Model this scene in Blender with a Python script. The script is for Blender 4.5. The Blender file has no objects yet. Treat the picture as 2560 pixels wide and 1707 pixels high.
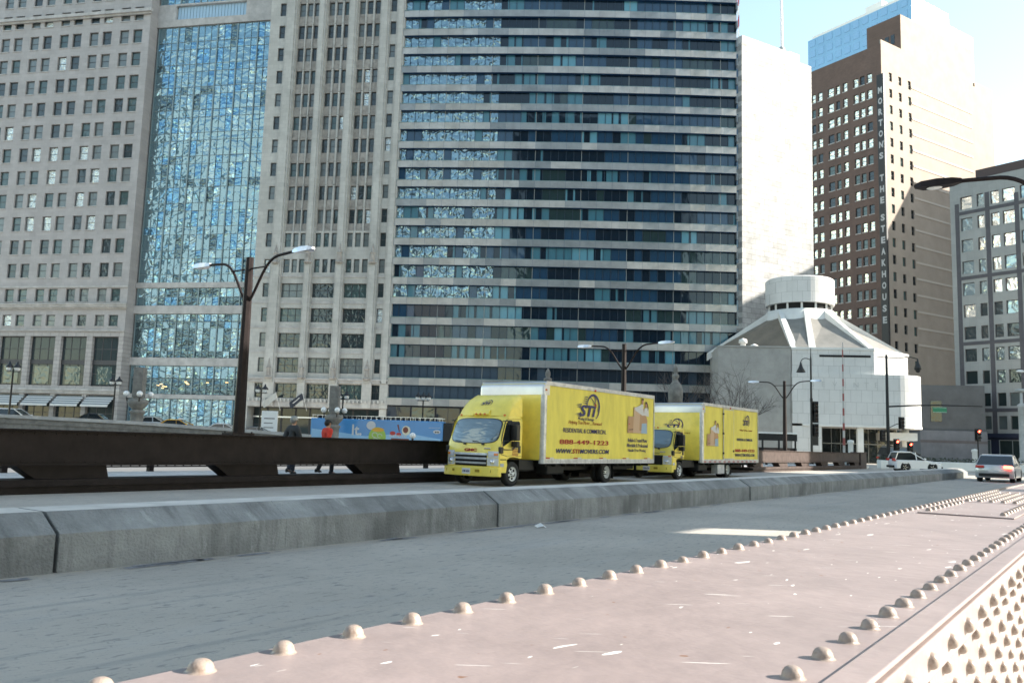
import bpy, bmesh, math, random
from mathutils import Vector, Matrix
random.seed(7)
R = math.radians
SC = bpy.context.scene
COL = SC.collection
sin, cos, pi = math.sin, math.cos, math.pi

# ------------------------------------------------------------------ mesh builder
class MB:
    def __init__(s):
        s.v = []; s.f = []; s.m = []; s.sm = []
    def add(s, vs, fs, mi=0, smooth=False):
        b = len(s.v)
        s.v += [tuple(p) for p in vs]
        for f in fs:
            s.f.append([b + i for i in f]); s.m.append(mi); s.sm.append(smooth)
    def quad(s, a, b, c, d, mi=0):
        s.add([a, b, c, d], [(0, 1, 2, 3)], mi)
    def box(s, x0, x1, y0, y1, z0, z1, mi=0):
        if x0 > x1: x0, x1 = x1, x0
        if y0 > y1: y0, y1 = y1, y0
        if z0 > z1: z0, z1 = z1, z0
        s.add([(x0,y0,z0),(x1,y0,z0),(x1,y1,z0),(x0,y1,z0),(x0,y0,z1),(x1,y0,z1),(x1,y1,z1),(x0,y1,z1)],
              [(0,3,2,1),(4,5,6,7),(0,1,5,4),(1,2,6,5),(2,3,7,6),(3,0,4,7)], mi)
    def cbox(s, x0, x1, y0, y1, z0, z1, c=.02, mi=0):
        """box with chamfered edges"""
        xs, ys, zs = (x0, x1), (y0, y1), (z0, z1)
        bm = bmesh.new()
        vs = [bm.verts.new((xs[i & 1], ys[(i >> 1) & 1], zs[(i >> 2) & 1])) for i in range(8)]
        for f in ((0,2,3,1),(4,5,7,6),(0,1,5,4),(1,3,7,5),(3,2,6,7),(2,0,4,6)):
            bm.faces.new([vs[i] for i in f])
        bmesh.ops.bevel(bm, geom=list(bm.edges), offset=c, segments=2, affect='EDGES', profile=.5)
        s.addbm(bm, mi)
    def addbm(s, bm, mi=0, smooth=False):
        bm.normal_update(); bm.verts.index_update()
        s.add([v.co[:] for v in bm.verts], [[v.index for v in f.verts] for f in bm.faces], mi, smooth)
        bm.free()
    def prism(s, pts, y0, y1, mi=0, bev=0):
        """polygon of (x,z) extruded along y"""
        bm = bmesh.new()
        a = [bm.verts.new((x, y0, z)) for x, z in pts]
        f = bm.faces.new(a)
        r = bmesh.ops.extrude_face_region(bm, geom=[f])
        bmesh.ops.translate(bm, verts=[g for g in r['geom'] if isinstance(g, bmesh.types.BMVert)], vec=(0, y1 - y0, 0))
        bmesh.ops.recalc_face_normals(bm, faces=bm.faces)
        if bev:
            bmesh.ops.bevel(bm, geom=list(bm.edges), offset=bev, segments=2, affect='EDGES', profile=.5)
        s.addbm(bm, mi)
    def zprism(s, pts, z0, z1, mi=0):
        """polygon of (x,y) extruded along z"""
        n = len(pts)
        ar = sum(pts[i][0]*pts[(i+1)%n][1]-pts[(i+1)%n][0]*pts[i][1] for i in range(n))
        if ar < 0: pts = pts[::-1]
        s.add([(x,y,z0) for x,y in pts]+[(x,y,z1) for x,y in pts],
              [tuple(range(n-1,-1,-1)), tuple(range(n,2*n))]+[(i,(i+1)%n,n+(i+1)%n,n+i) for i in range(n)], mi)
    def tube(s, path, rad, n=10, mi=0, caps=True, smooth=True):
        path = [Vector(p) for p in path]
        if not isinstance(rad, (list, tuple)): rad = [rad]*len(path)
        rings = []; up = None
        for i, p in enumerate(path):
            d = (path[min(i+1, len(path)-1)] - path[max(i-1, 0)])
            d = d.normalized() if d.length else Vector((0,0,1))
            if up is None:
                up = Vector((0,0,1)) if abs(d.z) < .9 else Vector((1,0,0))
            a = d.cross(up)
            if a.length < 1e-4: a = d.cross(Vector((0,1,0)))
            a.normalize(); b = d.cross(a).normalized(); up = -b if False else up
            rings.append([p + (a*cos(2*pi*k/n) + b*sin(2*pi*k/n))*rad[i] for k in range(n)])
        vs = [q for r in rings for q in r]; fs = []
        for i in range(len(rings)-1):
            for k in range(n):
                fs.append((i*n+k, i*n+(k+1)%n, (i+1)*n+(k+1)%n, (i+1)*n+k))
        s.add(vs, fs, mi, smooth)
        if caps:
            s.add(rings[0], [tuple(range(n))], mi); s.add(rings[-1], [tuple(range(n-1,-1,-1))], mi)
    def bar(s, p, q, w, h=None, mi=0):
        """rectangular bar between two points"""
        h = h or w
        p, q = Vector(p), Vector(q); d = (q-p).normalized()
        up = Vector((0,0,1)) if abs(d.z) < .95 else Vector((1,0,0))
        a = d.cross(up).normalized()*w/2; b = a.cross(d).normalized()*h/2
        vs = [p-a-b,p+a-b,p+a+b,p-a+b,q-a-b,q+a-b,q+a+b,q-a+b]
        s.add(vs, [(0,3,2,1),(4,5,6,7),(0,1,5,4),(1,2,6,5),(2,3,7,6),(3,0,4,7)], mi)
    def lathe(s, prof, c=(0,0,0), n=20, mi=0, axis='z', smooth=True, a0=0, a1=2*pi):
        """profile of (r, h) turned about an axis"""
        full = abs(a1-a0-2*pi) < 1e-6
        m = n if full else n+1
        vs = []
        for r, h in prof:
            for k in range(m):
                a = a0+(a1-a0)*k/n
                x, y = r*cos(a), r*sin(a)
                p = (x,y,h) if axis == 'z' else ((x,h,y) if axis == 'y' else (h,x,y))
                vs.append((c[0]+p[0], c[1]+p[1], c[2]+p[2]))
        fs = []
        for i in range(len(prof)-1):
            for k in range(n):
                k2 = (k+1) % m
                q = (i*m+k, i*m+k2, (i+1)*m+k2, (i+1)*m+k)
                fs.append(q if axis != 'y' else q[::-1])
        s.add(vs, fs, mi, smooth)
    def ball(s, c, r, n=14, mi=0, sq=(1,1,1), half=False):
        k = 8; lo = 0 if half else -pi/2
        vs = []; fs = []
        for i in range(k+1):
            e = lo+(pi/2-lo)*i/k
            for j in range(n):
                a = 2*pi*j/n
                vs.append((c[0]+r*sq[0]*cos(e)*cos(a), c[1]+r*sq[1]*cos(e)*sin(a), c[2]+r*sq[2]*sin(e)))
        for i in range(k):
            for j in range(n):
                fs.append((i*n+j, i*n+(j+1)%n, (i+1)*n+(j+1)%n, (i+1)*n+j))
        s.add(vs, fs, mi, True)
    def build(s, name, mats, parent=None, mat=None, fix=False):
        me = bpy.data.meshes.new(name)
        me.from_pydata(s.v, [], s.f)
        if not isinstance(mats, (list, tuple)): mats = [mats]
        for m in mats: me.materials.append(m)
        me.polygons.foreach_set('material_index', s.m)
        me.polygons.foreach_set('use_smooth', s.sm)
        if fix:
            bm = bmesh.new(); bm.from_mesh(me)
            bmesh.ops.remove_doubles(bm, verts=bm.verts, dist=1e-4)
            bmesh.ops.recalc_face_normals(bm, faces=bm.faces)
            bm.to_mesh(me); bm.free()
        me.update()
        o = bpy.data.objects.new(name, me); COL.objects.link(o)
        if parent: o.parent = parent
        if mat is not None: o.matrix_world = mat
        return o

def tag(o, label=None, cat=None, group=None, kind=None):
    if label: o['label'] = label
    if cat: o['category'] = cat
    if group: o['group'] = group
    if kind: o['kind'] = kind
    return o
def thing(name, label, cat, loc=(0,0,0), rotz=0, group=None):
    o = bpy.data.objects.new(name, None); COL.objects.link(o)
    o.empty_display_size = .3
    o.location = loc; o.rotation_euler = (0,0,rotz)
    return tag(o, label, cat, group)
def copy_tree(o, parent=None):
    c = o.copy(); COL.objects.link(c)
    if parent: c.parent = parent
    for ch in list(o.children): copy_tree(ch, c)
    return c

# ------------------------------------------------------------------ materials
def mat(name, col, rough=.7, metal=0., spec=.5, var=0., vscale=1., bump=0., bscale=20., col2=None, emit=None, estr=1., stretch=None, coat=0., thr=None, detail=6):
    m = bpy.data.materials.new(name); m.use_nodes = True
    nt = m.node_tree; N = nt.nodes; L = nt.links
    b = N['Principled BSDF']
    b.inputs['Base Color'].default_value = (*col, 1)
    b.inputs['Roughness'].default_value = rough
    b.inputs['Metallic'].default_value = metal
    b.inputs['Specular IOR Level'].default_value = spec
    b.inputs['Coat Weight'].default_value = coat
    if emit:
        b.inputs['Emission Color'].default_value = (*emit, 1); b.inputs['Emission Strength'].default_value = estr
    if var or bump:
        tc = N.new('ShaderNodeTexCoord'); mp = N.new('ShaderNodeMapping')
        L.new(tc.outputs['Object'], mp.inputs['Vector'])
        if stretch: mp.inputs['Scale'].default_value = stretch
    if var:
        n = N.new('ShaderNodeTexNoise'); n.inputs['Scale'].default_value = vscale; n.inputs['Detail'].default_value = detail; n.inputs['Roughness'].default_value = .65
        L.new(mp.outputs['Vector'], n.inputs['Vector'])
        r = N.new('ShaderNodeValToRGB')
        c2 = col2 or tuple(c*(1-var) for c in col); c1 = col if col2 else tuple(min(1, c*(1+var*.6)) for c in col)
        lo, hi = thr or (.33, .67)
        r.color_ramp.elements[0].position = lo; r.color_ramp.elements[1].position = hi
        r.color_ramp.elements[0].color = (*c2, 1); r.color_ramp.elements[1].color = (*c1, 1)
        L.new(n.outputs['Fac'], r.inputs['Fac']); L.new(r.outputs['Color'], b.inputs['Base Color'])
    if bump:
        n2 = N.new('ShaderNodeTexNoise'); n2.inputs['Scale'].default_value = bscale; n2.inputs['Detail'].default_value = 3
        L.new(mp.outputs['Vector'], n2.inputs['Vector'])
        bp = N.new('ShaderNodeBump'); bp.inputs['Strength'].default_value = bump; bp.inputs['Distance'].default_value = .05
        L.new(n2.outputs['Fac'], bp.inputs['Height']); L.new(bp.outputs['Normal'], b.inputs['Normal'])
    return m
def wavy(name, col, metal=.0, rough=.03, scale=.8, strength=.5, dist=.3, spec=.5, stretch=(1,1,1), coat=0.):
    """window glass with the uneven surface that warps what it reflects"""
    m = bpy.data.materials.new(name); m.use_nodes = True
    nt = m.node_tree; N = nt.nodes; L = nt.links; b = N['Principled BSDF']
    b.inputs['Base Color'].default_value = (*col, 1); b.inputs['Metallic'].default_value = metal
    b.inputs['Roughness'].default_value = rough; b.inputs['Specular IOR Level'].default_value = spec
    b.inputs['Coat Weight'].default_value = coat; b.inputs['Coat Roughness'].default_value = .02
    tc = N.new('ShaderNodeTexCoord'); mp = N.new('ShaderNodeMapping'); mp.inputs['Scale'].default_value = stretch
    n = N.new('ShaderNodeTexNoise'); n.inputs['Scale'].default_value = scale; n.inputs['Detail'].default_value = 1.5; n.inputs['Distortion'].default_value = .6
    bp = N.new('ShaderNodeBump'); bp.inputs['Strength'].default_value = strength; bp.inputs['Distance'].default_value = dist
    L.new(tc.outputs['Object'], mp.inputs['Vector']); L.new(mp.outputs['Vector'], n.inputs['Vector'])
    L.new(n.outputs['Fac'], bp.inputs['Height']); L.new(bp.outputs['Normal'], b.inputs['Normal'])
    if coat: L.new(bp.outputs['Normal'], b.inputs['Coat Normal'])
    return m
def stone(name, col, bw=1.2, bh=.6, mortar=.015, var=.25, dark=.6, rough=.8, rot=(R(90),0,0), vs=.35):
    """ashlar: blocks of slightly different tone, thin joints, weather staining"""
    m = bpy.data.materials.new(name); m.use_nodes = True
    nt = m.node_tree; N = nt.nodes; L = nt.links; b = N['Principled BSDF']
    b.inputs['Roughness'].default_value = rough
    tc = N.new('ShaderNodeTexCoord'); mp = N.new('ShaderNodeMapping'); mp.inputs['Rotation'].default_value = rot
    L.new(tc.outputs['Object'], mp.inputs['Vector'])
    br = N.new('ShaderNodeTexBrick'); br.inputs['Scale'].default_value = 1; br.inputs['Brick Width'].default_value = bw
    br.inputs['Row Height'].default_value = bh; br.inputs['Mortar Size'].default_value = mortar; br.inputs['Mortar Smooth'].default_value = .2
    br.inputs['Color1'].default_value = (*[min(1,c*(1+var*.35)) for c in col], 1); br.inputs['Color2'].default_value = (*[c*(1-var*.35) for c in col], 1)
    br.inputs['Mortar'].default_value = (*[c*dark for c in col], 1)
    L.new(mp.outputs['Vector'], br.inputs['Vector'])
    n = N.new('ShaderNodeTexNoise'); n.inputs['Scale'].default_value = vs; n.inputs['Detail'].default_value = 7; n.inputs['Roughness'].default_value = .7
    L.new(tc.outputs['Object'], n.inputs['Vector'])
    rp = N.new('ShaderNodeMapRange'); rp.inputs['From Min'].default_value = .3; rp.inputs['From Max'].default_value = .7
    rp.inputs['To Min'].default_value = 1-var; rp.inputs['To Max'].default_value = 1+var*.4
    L.new(n.outputs['Fac'], rp.inputs['Value'])
    mx = N.new('ShaderNodeMix'); mx.data_type = 'RGBA'; mx.blend_type = 'MULTIPLY'; mx.inputs['Factor'].default_value = 1
    L.new(br.outputs['Color'], mx.inputs[6]); L.new(rp.outputs['Result'], mx.inputs[7]); L.new(mx.outputs[2], b.inputs['Base Color'])
    return m

# ------------------------------------------------------------------ frames
AZ = R(36)                                   # the bridge runs 36 degrees to the right of the view
UX, UY, NX, NY = sin(AZ), cos(AZ), cos(AZ), -sin(AZ)
def B(s, t, z=0.): return Vector((s*UX+t*NX, s*UY+t*NY, z))   # along the bridge, across it (right +), up
BROT = R(54)                                 # local x along the bridge, local y to its left
def frame(name, label, cat, P, az, group=None, z=0):
    """facade frame: local x runs along azimuth az, local y goes into the building"""
    return thing(name, label, cat, (P[0], P[1], z), R(90-az), group)

def wall_holes(mb, x0, x1, z0, z1, holes, y=0., depth=.3, mi=0, rmi=None):
    rmi = mi if rmi is None else rmi
    zs = sorted({z0, z1} | {max(z0,min(z1,h[2])) for h in holes} | {max(z0,min(z1,h[3])) for h in holes})
    for a, b in zip(zs, zs[1:]):
        if b-a < 1e-5: continue
        hs = sorted([(max(x0,h[0]), min(x1,h[1])) for h in holes if h[2] < b-1e-6 and h[3] > a+1e-6])
        x = x0
        for p, q in hs + [(x1, x1)]:
            if p > x+1e-6: mb.quad((x,y,a),(p,y,a),(p,y,b),(x,y,b), mi)
            x = max(x, q)
    for p, q, a, b in holes:
        p, q = max(p, x0), min(q, x1)
        mb.quad((p,y,a),(p,y+depth,a),(q,y+depth,a),(q,y,a), rmi); mb.quad((p,y,b),(q,y,b),(q,y+depth,b),(p,y+depth,b), rmi)
        mb.quad((p,y,a),(p,y,b),(p,y+depth,b),(p,y+depth,a), rmi); mb.quad((q,y,a),(q,y+depth,a),(q,y+depth,b),(q,y,b), rmi)
def win(mb, x0, x1, z0, z1, y, gm, nx=1, nz=2, fw=.09, fm=0):
    """one window: frame with glazing bars and the glass behind them"""
    mb.quad((x0,y,z0),(x1,y,z0),(x1,y,z1),(x0,y,z1), gm)
    d = .06
    mb.box(x0,x0+fw,y-d,y+.02,z0,z1,fm); mb.box(x1-fw,x1,y-d,y+.02,z0,z1,fm)
    mb.box(x0+fw,x1-fw,y-d,y+.02,z0,z0+fw,fm); mb.box(x0+fw,x1-fw,y-d,y+.02,z1-fw,z1,fm)
    for i in range(1, nx):
        x = x0+(x1-x0)*i/nx; mb.box(x-fw*.4,x+fw*.4,y-d*.8,y+.015,z0+fw,z1-fw,fm)
    for i in range(1, nz):
        z = z0+(z1-z0)*i/nz; mb.box(x0+fw,x1-fw,y-d*.6,y+.01,z-fw*.4,z+fw*.4,fm)
CF, CP, CR = 2122.4, math.atan(231/1950), R(1.72)
HC = 1.35
def seen(P):
    """rough size of a metre at P in the photograph, 0 outside its frame"""
    y, z = P[1]*cos(CP)+(P[2]-HC)*sin(CP), (P[2]-HC)*cos(CP)-P[1]*sin(CP)
    if y < .3: return 0
    return CF/y if abs(P[0]/y) < .64 and abs(z/y) < .44 else 0
def part_list(name, items, mats, parent, M, cap=100, fix=False):
    """items: (centre, builder). The ones that show largest become parts, the rest one stuff part"""
    items = sorted(items, key=lambda it: -seen(M @ Vector(it[0])))
    for c, fn in items[:cap]:
        mb = MB(); fn(mb); mb.build(name, mats, parent, fix=fix)
    if len(items) > cap:
        mb = MB()
        for c, fn in items[cap:]: fn(mb)
        tag(mb.build(name, mats, parent, fix=fix), kind='stuff')
def mtx(o): return Matrix.Translation(o.location) @ Matrix.Rotation(o.rotation_euler.z, 4, 'Z')

_tx = {}
def text_mesh(s, size=1., off=0., shear=0., ext=.004, align='LEFT', space=1.):
    k = (s, size, off, shear, ext, align, space)
    if k in _tx: return _tx[k]
    cu = bpy.data.curves.new('lettering', 'FONT'); cu.body = s; cu.size = size; cu.offset = off; cu.shear = shear
    cu.extrude = ext; cu.align_x = align; cu.space_character = space; cu.resolution_u = 3
    o = bpy.data.objects.new('lettering', cu); COL.objects.link(o)
    dg = bpy.context.evaluated_depsgraph_get(); dg.update()
    me = bpy.data.meshes.new_from_object(o.evaluated_get(dg))
    bpy.data.objects.remove(o); bpy.data.curves.remove(cu)
    _tx[k] = me
    return me
def put_text(mb, s, M, mi=0, width=None, height=None, **kw):
    """add lettering to a mesh; M takes text space (x right, y up, z out) to local space"""
    me = text_mesh(s, **kw)
    xs = [v.co.x for v in me.vertices]; ys = [v.co.y for v in me.vertices]
    if not xs: return
    x0, x1, y0, y1 = min(xs), max(xs), min(ys), max(ys)
    sx = width/(x1-x0) if width else 1.; sy = height/(y1-y0) if height else sx
    if not width and height: sx = sy
    mb.add([M @ Vector(((v.co.x-x0)*sx, (v.co.y-y0)*sy, v.co.z)) for v in me.vertices], [tuple(p.vertices) for p in me.polygons], mi)
# ------------------------------------------------------------------ palette
M = {}
def weathered(name, col):
    """old concrete: blotches, dark run-off streaks and pale lime bloom"""
    m = mat(name, col, .88, var=.4, vscale=1.1, bump=.5, bscale=35)
    nt = m.node_tree; N = nt.nodes; L = nt.links; b = N['Principled BSDF']; prev = b.inputs['Base Color'].links[0].from_socket
    tc = N.new('ShaderNodeTexCoord')
    for st, sc, lo, hi, c, f in (((5,1,.5),1.,.5,.72,[v*.45 for v in col],.75), ((3.2,1,1.1),1.3,.58,.70,[min(1,v*1.75) for v in col],.6), ((1,1,1),26.,.64,.72,[v*.4 for v in col],.7), ((1,1,1),.7,.5,.75,[v*.7 for v in col],.8)):
        mp = N.new('ShaderNodeMapping'); mp.inputs['Scale'].default_value = st; mp.inputs['Location'].default_value = (sc*3.1,f*7,0); L.new(tc.outputs['Object'], mp.inputs['Vector'])
        n = N.new('ShaderNodeTexNoise'); n.inputs['Scale'].default_value = sc; n.inputs['Detail'].default_value = 6; n.inputs['Roughness'].default_value = .7; L.new(mp.outputs['Vector'], n.inputs['Vector'])
        r = N.new('ShaderNodeMapRange'); r.inputs['From Min'].default_value = lo; r.inputs['From Max'].default_value = hi; r.inputs['To Max'].default_value = f
        L.new(n.outputs['Fac'], r.inputs['Value'])
        mx = N.new('ShaderNodeMix'); mx.data_type = 'RGBA'; mx.inputs[7].default_value = (*c,1)
        L.new(r.outputs['Result'], mx.inputs['Factor']); L.new(prev, mx.inputs[6]); prev = mx.outputs[2]
    L.new(prev, b.inputs['Base Color'])
    return m
def road_material():
    m = mat('worn_roadway', (.47,.425,.365), .9, var=.14, vscale=.45, bump=.3, bscale=60)
    nt = m.node_tree; N = nt.nodes; L = nt.links; b = N['Principled BSDF']; prev = b.inputs['Base Color'].links[0].from_socket
    tc = N.new('ShaderNodeTexCoord')
    for st, sc, lo, hi, c, f in (((3.5,11,1),1.4,.60,.68,(.20,.20,.20),.7), ((.25,2.2,1),1.,.55,.75,(.44,.425,.40),.5), ((1,1,1),38.,.62,.72,(.20,.20,.20),.6), ((.12,3.2,1),1.,.60,.72,(.27,.265,.255),.5)):
        mp = N.new('ShaderNodeMapping'); mp.inputs['Scale'].default_value = st; L.new(tc.outputs['Object'], mp.inputs['Vector'])
        n = N.new('ShaderNodeTexNoise'); n.inputs['Scale'].default_value = sc; n.inputs['Detail'].default_value = 3; L.new(mp.outputs['Vector'], n.inputs['Vector'])
        r = N.new('ShaderNodeMapRange'); r.inputs['From Min'].default_value = lo; r.inputs['From Max'].default_value = hi; r.inputs['To Max'].default_value = f
        L.new(n.outputs['Fac'], r.inputs['Value'])
        mx = N.new('ShaderNodeMix'); mx.data_type = 'RGBA'; mx.inputs[7].default_value = (*c,1)
        L.new(r.outputs['Result'], mx.inputs['Factor']); L.new(prev, mx.inputs[6]); prev = mx.outputs[2]
    rt = N.new('ShaderNodeVectorRotate'); rt.rotation_type = 'Z_AXIS'; rt.inputs['Angle'].default_value = .35; L.new(tc.outputs['Object'], rt.inputs['Vector'])
    br = N.new('ShaderNodeTexBrick'); br.inputs['Scale'].default_value = 1; br.inputs['Brick Width'].default_value = .15; br.inputs['Row Height'].default_value = .06; br.inputs['Mortar Size'].default_value = .010
    br.inputs['Mortar Smooth'].default_value = .6; br.inputs['Color1'].default_value = (0,0,0,1); br.inputs['Color2'].default_value = (0,0,0,1); br.inputs['Mortar'].default_value = (1,1,1,1); L.new(rt.outputs['Vector'], br.inputs['Vector'])
    n = N.new('ShaderNodeTexNoise'); n.inputs['Scale'].default_value = 9.; n.inputs['Detail'].default_value = 5; L.new(tc.outputs['Object'], n.inputs['Vector'])
    r = N.new('ShaderNodeMapRange'); r.inputs['From Min'].default_value = .5; r.inputs['From Max'].default_value = .68; r.inputs['To Max'].default_value = .4; L.new(n.outputs['Fac'], r.inputs['Value'])
    mm = N.new('ShaderNodeMath'); mm.operation = 'MULTIPLY'; L.new(r.outputs['Result'], mm.inputs[0]); L.new(br.outputs['Color'], mm.inputs[1])
    mx = N.new('ShaderNodeMix'); mx.data_type = 'RGBA'; mx.inputs[7].default_value = (.15,.15,.155,1); L.new(mm.outputs['Value'], mx.inputs['Factor']); L.new(prev, mx.inputs[6]); prev = mx.outputs[2]
    L.new(prev, b.inputs['Base Color'])
    return m
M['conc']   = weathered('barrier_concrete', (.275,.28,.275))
M['conctop'] = mat('sunlit_median_top', (.62,.58,.53), .9, var=.2, vscale=2)  # flat top coloured paler than the sides to stand for sun on it
M['conc2']  = mat('pale_concrete', (.42,.42,.41), .85, var=.25, vscale=1.2, bump=.2, bscale=30)
M['pyl'] = mat('weathered_pylon_stone', (.20,.195,.18), .85, var=.35, vscale=2)
M['walk']   = mat('sidewalk_concrete', (.56,.54,.51), .85, var=.2, vscale=.9, bump=.2, bscale=40)
M['iron']   = mat('dark_maroon_paint', (.020,.0155,.0155), .6, spec=.12, var=.35, vscale=2.5, bump=.08, bscale=14)
M['iron2']  = mat('brown_paint', (.075,.055,.05), .6, spec=.2, var=.35, vscale=2.5, bump=.08, bscale=14)
M['pole']   = mat('brown_pole_paint', (.022,.016,.016), .55, spec=.15, var=.3, vscale=4)
M['alu']    = mat('brushed_aluminium', (.72,.73,.75), .3, .9, var=.1, vscale=6)
M['black']  = mat('black_rubber', (.014,.014,.015), .75, var=.3, vscale=8)
M['blackp'] = mat('black_plastic', (.012,.012,.013), .45)
M['dark']   = mat('dark_void', (.006,.006,.007), .8)
M['white']  = mat('white_paint', (.78,.78,.76), .4, var=.06, vscale=3)
M['chrome'] = mat('chrome', (.8,.8,.82), .12, 1.)
M['lens']   = mat('headlight_lens', (.75,.76,.78), .08, .25, coat=1., bump=.6, bscale=60)
M['amber']  = mat('amber_lens', (.75,.2,.02), .25, coat=.6)
M['red']    = mat('red_lens', (.55,.03,.02), .25, coat=.6)
M['redlit'] = mat('lit_red_lens', (.6,.03,.02), .3, emit=(1,.06,.03), estr=6)
M['lampw']  = mat('lamp_glass', (.82,.82,.8), .3, coat=.4)
M['asphalt']= road_material()

def xprism(mb, pts, x0, x1, mi=0, ch=0, mi2=None):
    """cross-section (y,z) run along x, ends pulled in a little by ch"""
    tz = max(p[1] for p in pts); n = len(pts); cy = sum(p[0] for p in pts)/n; cz = sum(p[1] for p in pts)/n
    def ring(x, k): return [(x, cy+(y-cy)*k, cz+(z-cz)*k if z > .01 else z) for y, z in pts]
    rs = [ring(x0, 1-ch*1.5), ring(x0+ch, 1), ring(x1-ch, 1), ring(x1, 1-ch*1.5)] if ch else [ring(x0,1), ring(x1,1)]
    vs = [p for r in rs for p in r]; fs = []
    for i in range(len(rs)-1):
        for j in range(n):
            fs.append((i*n+j, (i+1)*n+j, (i+1)*n+(j+1)%n, i*n+(j+1)%n))
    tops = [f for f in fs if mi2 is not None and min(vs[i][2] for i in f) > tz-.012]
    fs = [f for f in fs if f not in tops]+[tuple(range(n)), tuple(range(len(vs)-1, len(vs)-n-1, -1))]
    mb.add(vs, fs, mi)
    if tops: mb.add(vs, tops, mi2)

# the top plate: old rose-brown paint, bleached, with flaked patches and scratches down to bright primer
def plate_material(name, flakes):
    m = mat(name, (.29,.232,.222), .45, var=.16, vscale=3, bump=.06, bscale=18)
    nt = m.node_tree; N = nt.nodes; L = nt.links; b = N['Principled BSDF']
    src = b.inputs['Base Color'].links[0].from_socket
    tc = N.new('ShaderNodeTexCoord')
    prev = src
    for sc, st, rot, lo, hi, c in (((1.),(15,42,1),0,.735,.75,(.78,.76,.72)), ((1.),(6,26,1),.2,.735,.745,(.82,.8,.76)), ((1.),(5,110,1),.95,.735,.75,(.8,.78,.75)), ((1.),(22,30,1),0,.735,.78,(.20,.10,.055))):
        mp = N.new('ShaderNodeMapping'); mp.inputs['Scale'].default_value = st
        mp.vector_type = 'TEXTURE' if False else 'POINT'
        rt = N.new('ShaderNodeVectorRotate'); rt.rotation_type = 'Z_AXIS'; rt.inputs['Angle'].default_value = rot
        L.new(tc.outputs['Object'], rt.inputs['Vector']); L.new(rt.outputs['Vector'], mp.inputs['Vector'])
        n = N.new('ShaderNodeTexNoise'); n.inputs['Scale'].default_value = sc; n.inputs['Detail'].default_value = 1.5
        L.new(mp.outputs['Vector'], n.inputs['Vector'])
        r = N.new('ShaderNodeMapRange'); r.inputs['From Min'].default_value = lo-(0 if flakes else -.06); r.inputs['From Max'].default_value = hi+(0 if flakes else .06)
        L.new(n.outputs['Fac'], r.inputs['Value'])
        mx = N.new('ShaderNodeMix'); mx.data_type = 'RGBA'; mx.inputs[7].default_value = (*c, 1)
        L.new(r.outputs['Result'], mx.inputs['Factor']); L.new(prev, mx.inputs[6]); prev = mx.outputs[2]
    L.new(prev, b.inputs['Base Color'])
    return m
M['plate'] = plate_material('bleached_girder_paint', True)
M['plate2'] = plate_material('girder_side_paint', False)
M['rivet'] = mat('rivet_paint', (.30,.24,.205), .45, var=.3, vscale=35, col2=(.22,.15,.11), thr=(.3,.45), bump=.08, bscale=90)

# ------------------------------------------------------------------ world, sun, camera
W = bpy.data.worlds.new('World'); SC.world = W; W.use_nodes = True
nt = W.node_tree; bg = nt.nodes['Background']; sk = nt.nodes.new('ShaderNodeTexSky'); sk.sky_type = 'NISHITA'
SUN_AZ, SUN_EL = 92, 28
sk.sun_disc = False; sk.sun_elevation = R(SUN_EL); sk.sun_rotation = R(SUN_AZ); sk.air_density = 1.; sk.dust_density = .4; sk.ozone_density = .8
mx = nt.nodes.new('ShaderNodeMix'); mx.data_type = 'RGBA'; mx.blend_type = 'MULTIPLY'; mx.inputs['Factor'].default_value = 1; mx.inputs[7].default_value = (1.08,1.0,.81,1)
nt.links.new(sk.outputs['Color'], mx.inputs[6]); nt.links.new(mx.outputs[2], bg.inputs['Color']); bg.inputs['Strength'].default_value = .115
SV = Vector((sin(R(SUN_AZ))*cos(R(SUN_EL)), cos(R(SUN_AZ))*cos(R(SUN_EL)), sin(R(SUN_EL))))
sl = bpy.data.lights.new('sun', 'SUN'); sl.energy = 3.5; sl.angle = R(.5); sl.color = (1,.93,.82)
so = bpy.data.objects.new('sun', sl); COL.objects.link(so); so.rotation_euler = SV.to_track_quat('Z','Y').to_euler(); so.location = (60,-10,80)
cam = bpy.data.cameras.new('camera'); co = bpy.data.objects.new('camera', cam); COL.objects.link(co)
cam.sensor_width = 36; cam.lens = 36*1950/2352; cam.clip_start = .05; cam.clip_end = 4000
fw = Vector((0, cos(CP), sin(CP))); u0 = Vector((0, -sin(CP), cos(CP))); r0 = Vector((1,0,0))
rr = r0*cos(CR)+u0*sin(CR); uu = u0*cos(CR)-r0*sin(CR)
co.matrix_world = Matrix(((rr.x,uu.x,-fw.x,0),(rr.y,uu.y,-fw.y,0),(rr.z,uu.z,-fw.z,HC),(0,0,0,1)))
SC.camera = co
SC.view_settings.view_transform = 'Standard'; SC.view_settings.look = 'None'; SC.view_settings.gamma = 1
SC.view_settings.exposure = 2.0
SC.cycles.use_denoising = True; SC.cycles.pixel_filter_type = 'BLACKMAN_HARRIS'; SC.cycles.filter_width = 1.6
SC.cycles.max_bounces = 6; SC.cycles.caustics_reflective = False; SC.cycles.caustics_refractive = False

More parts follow.
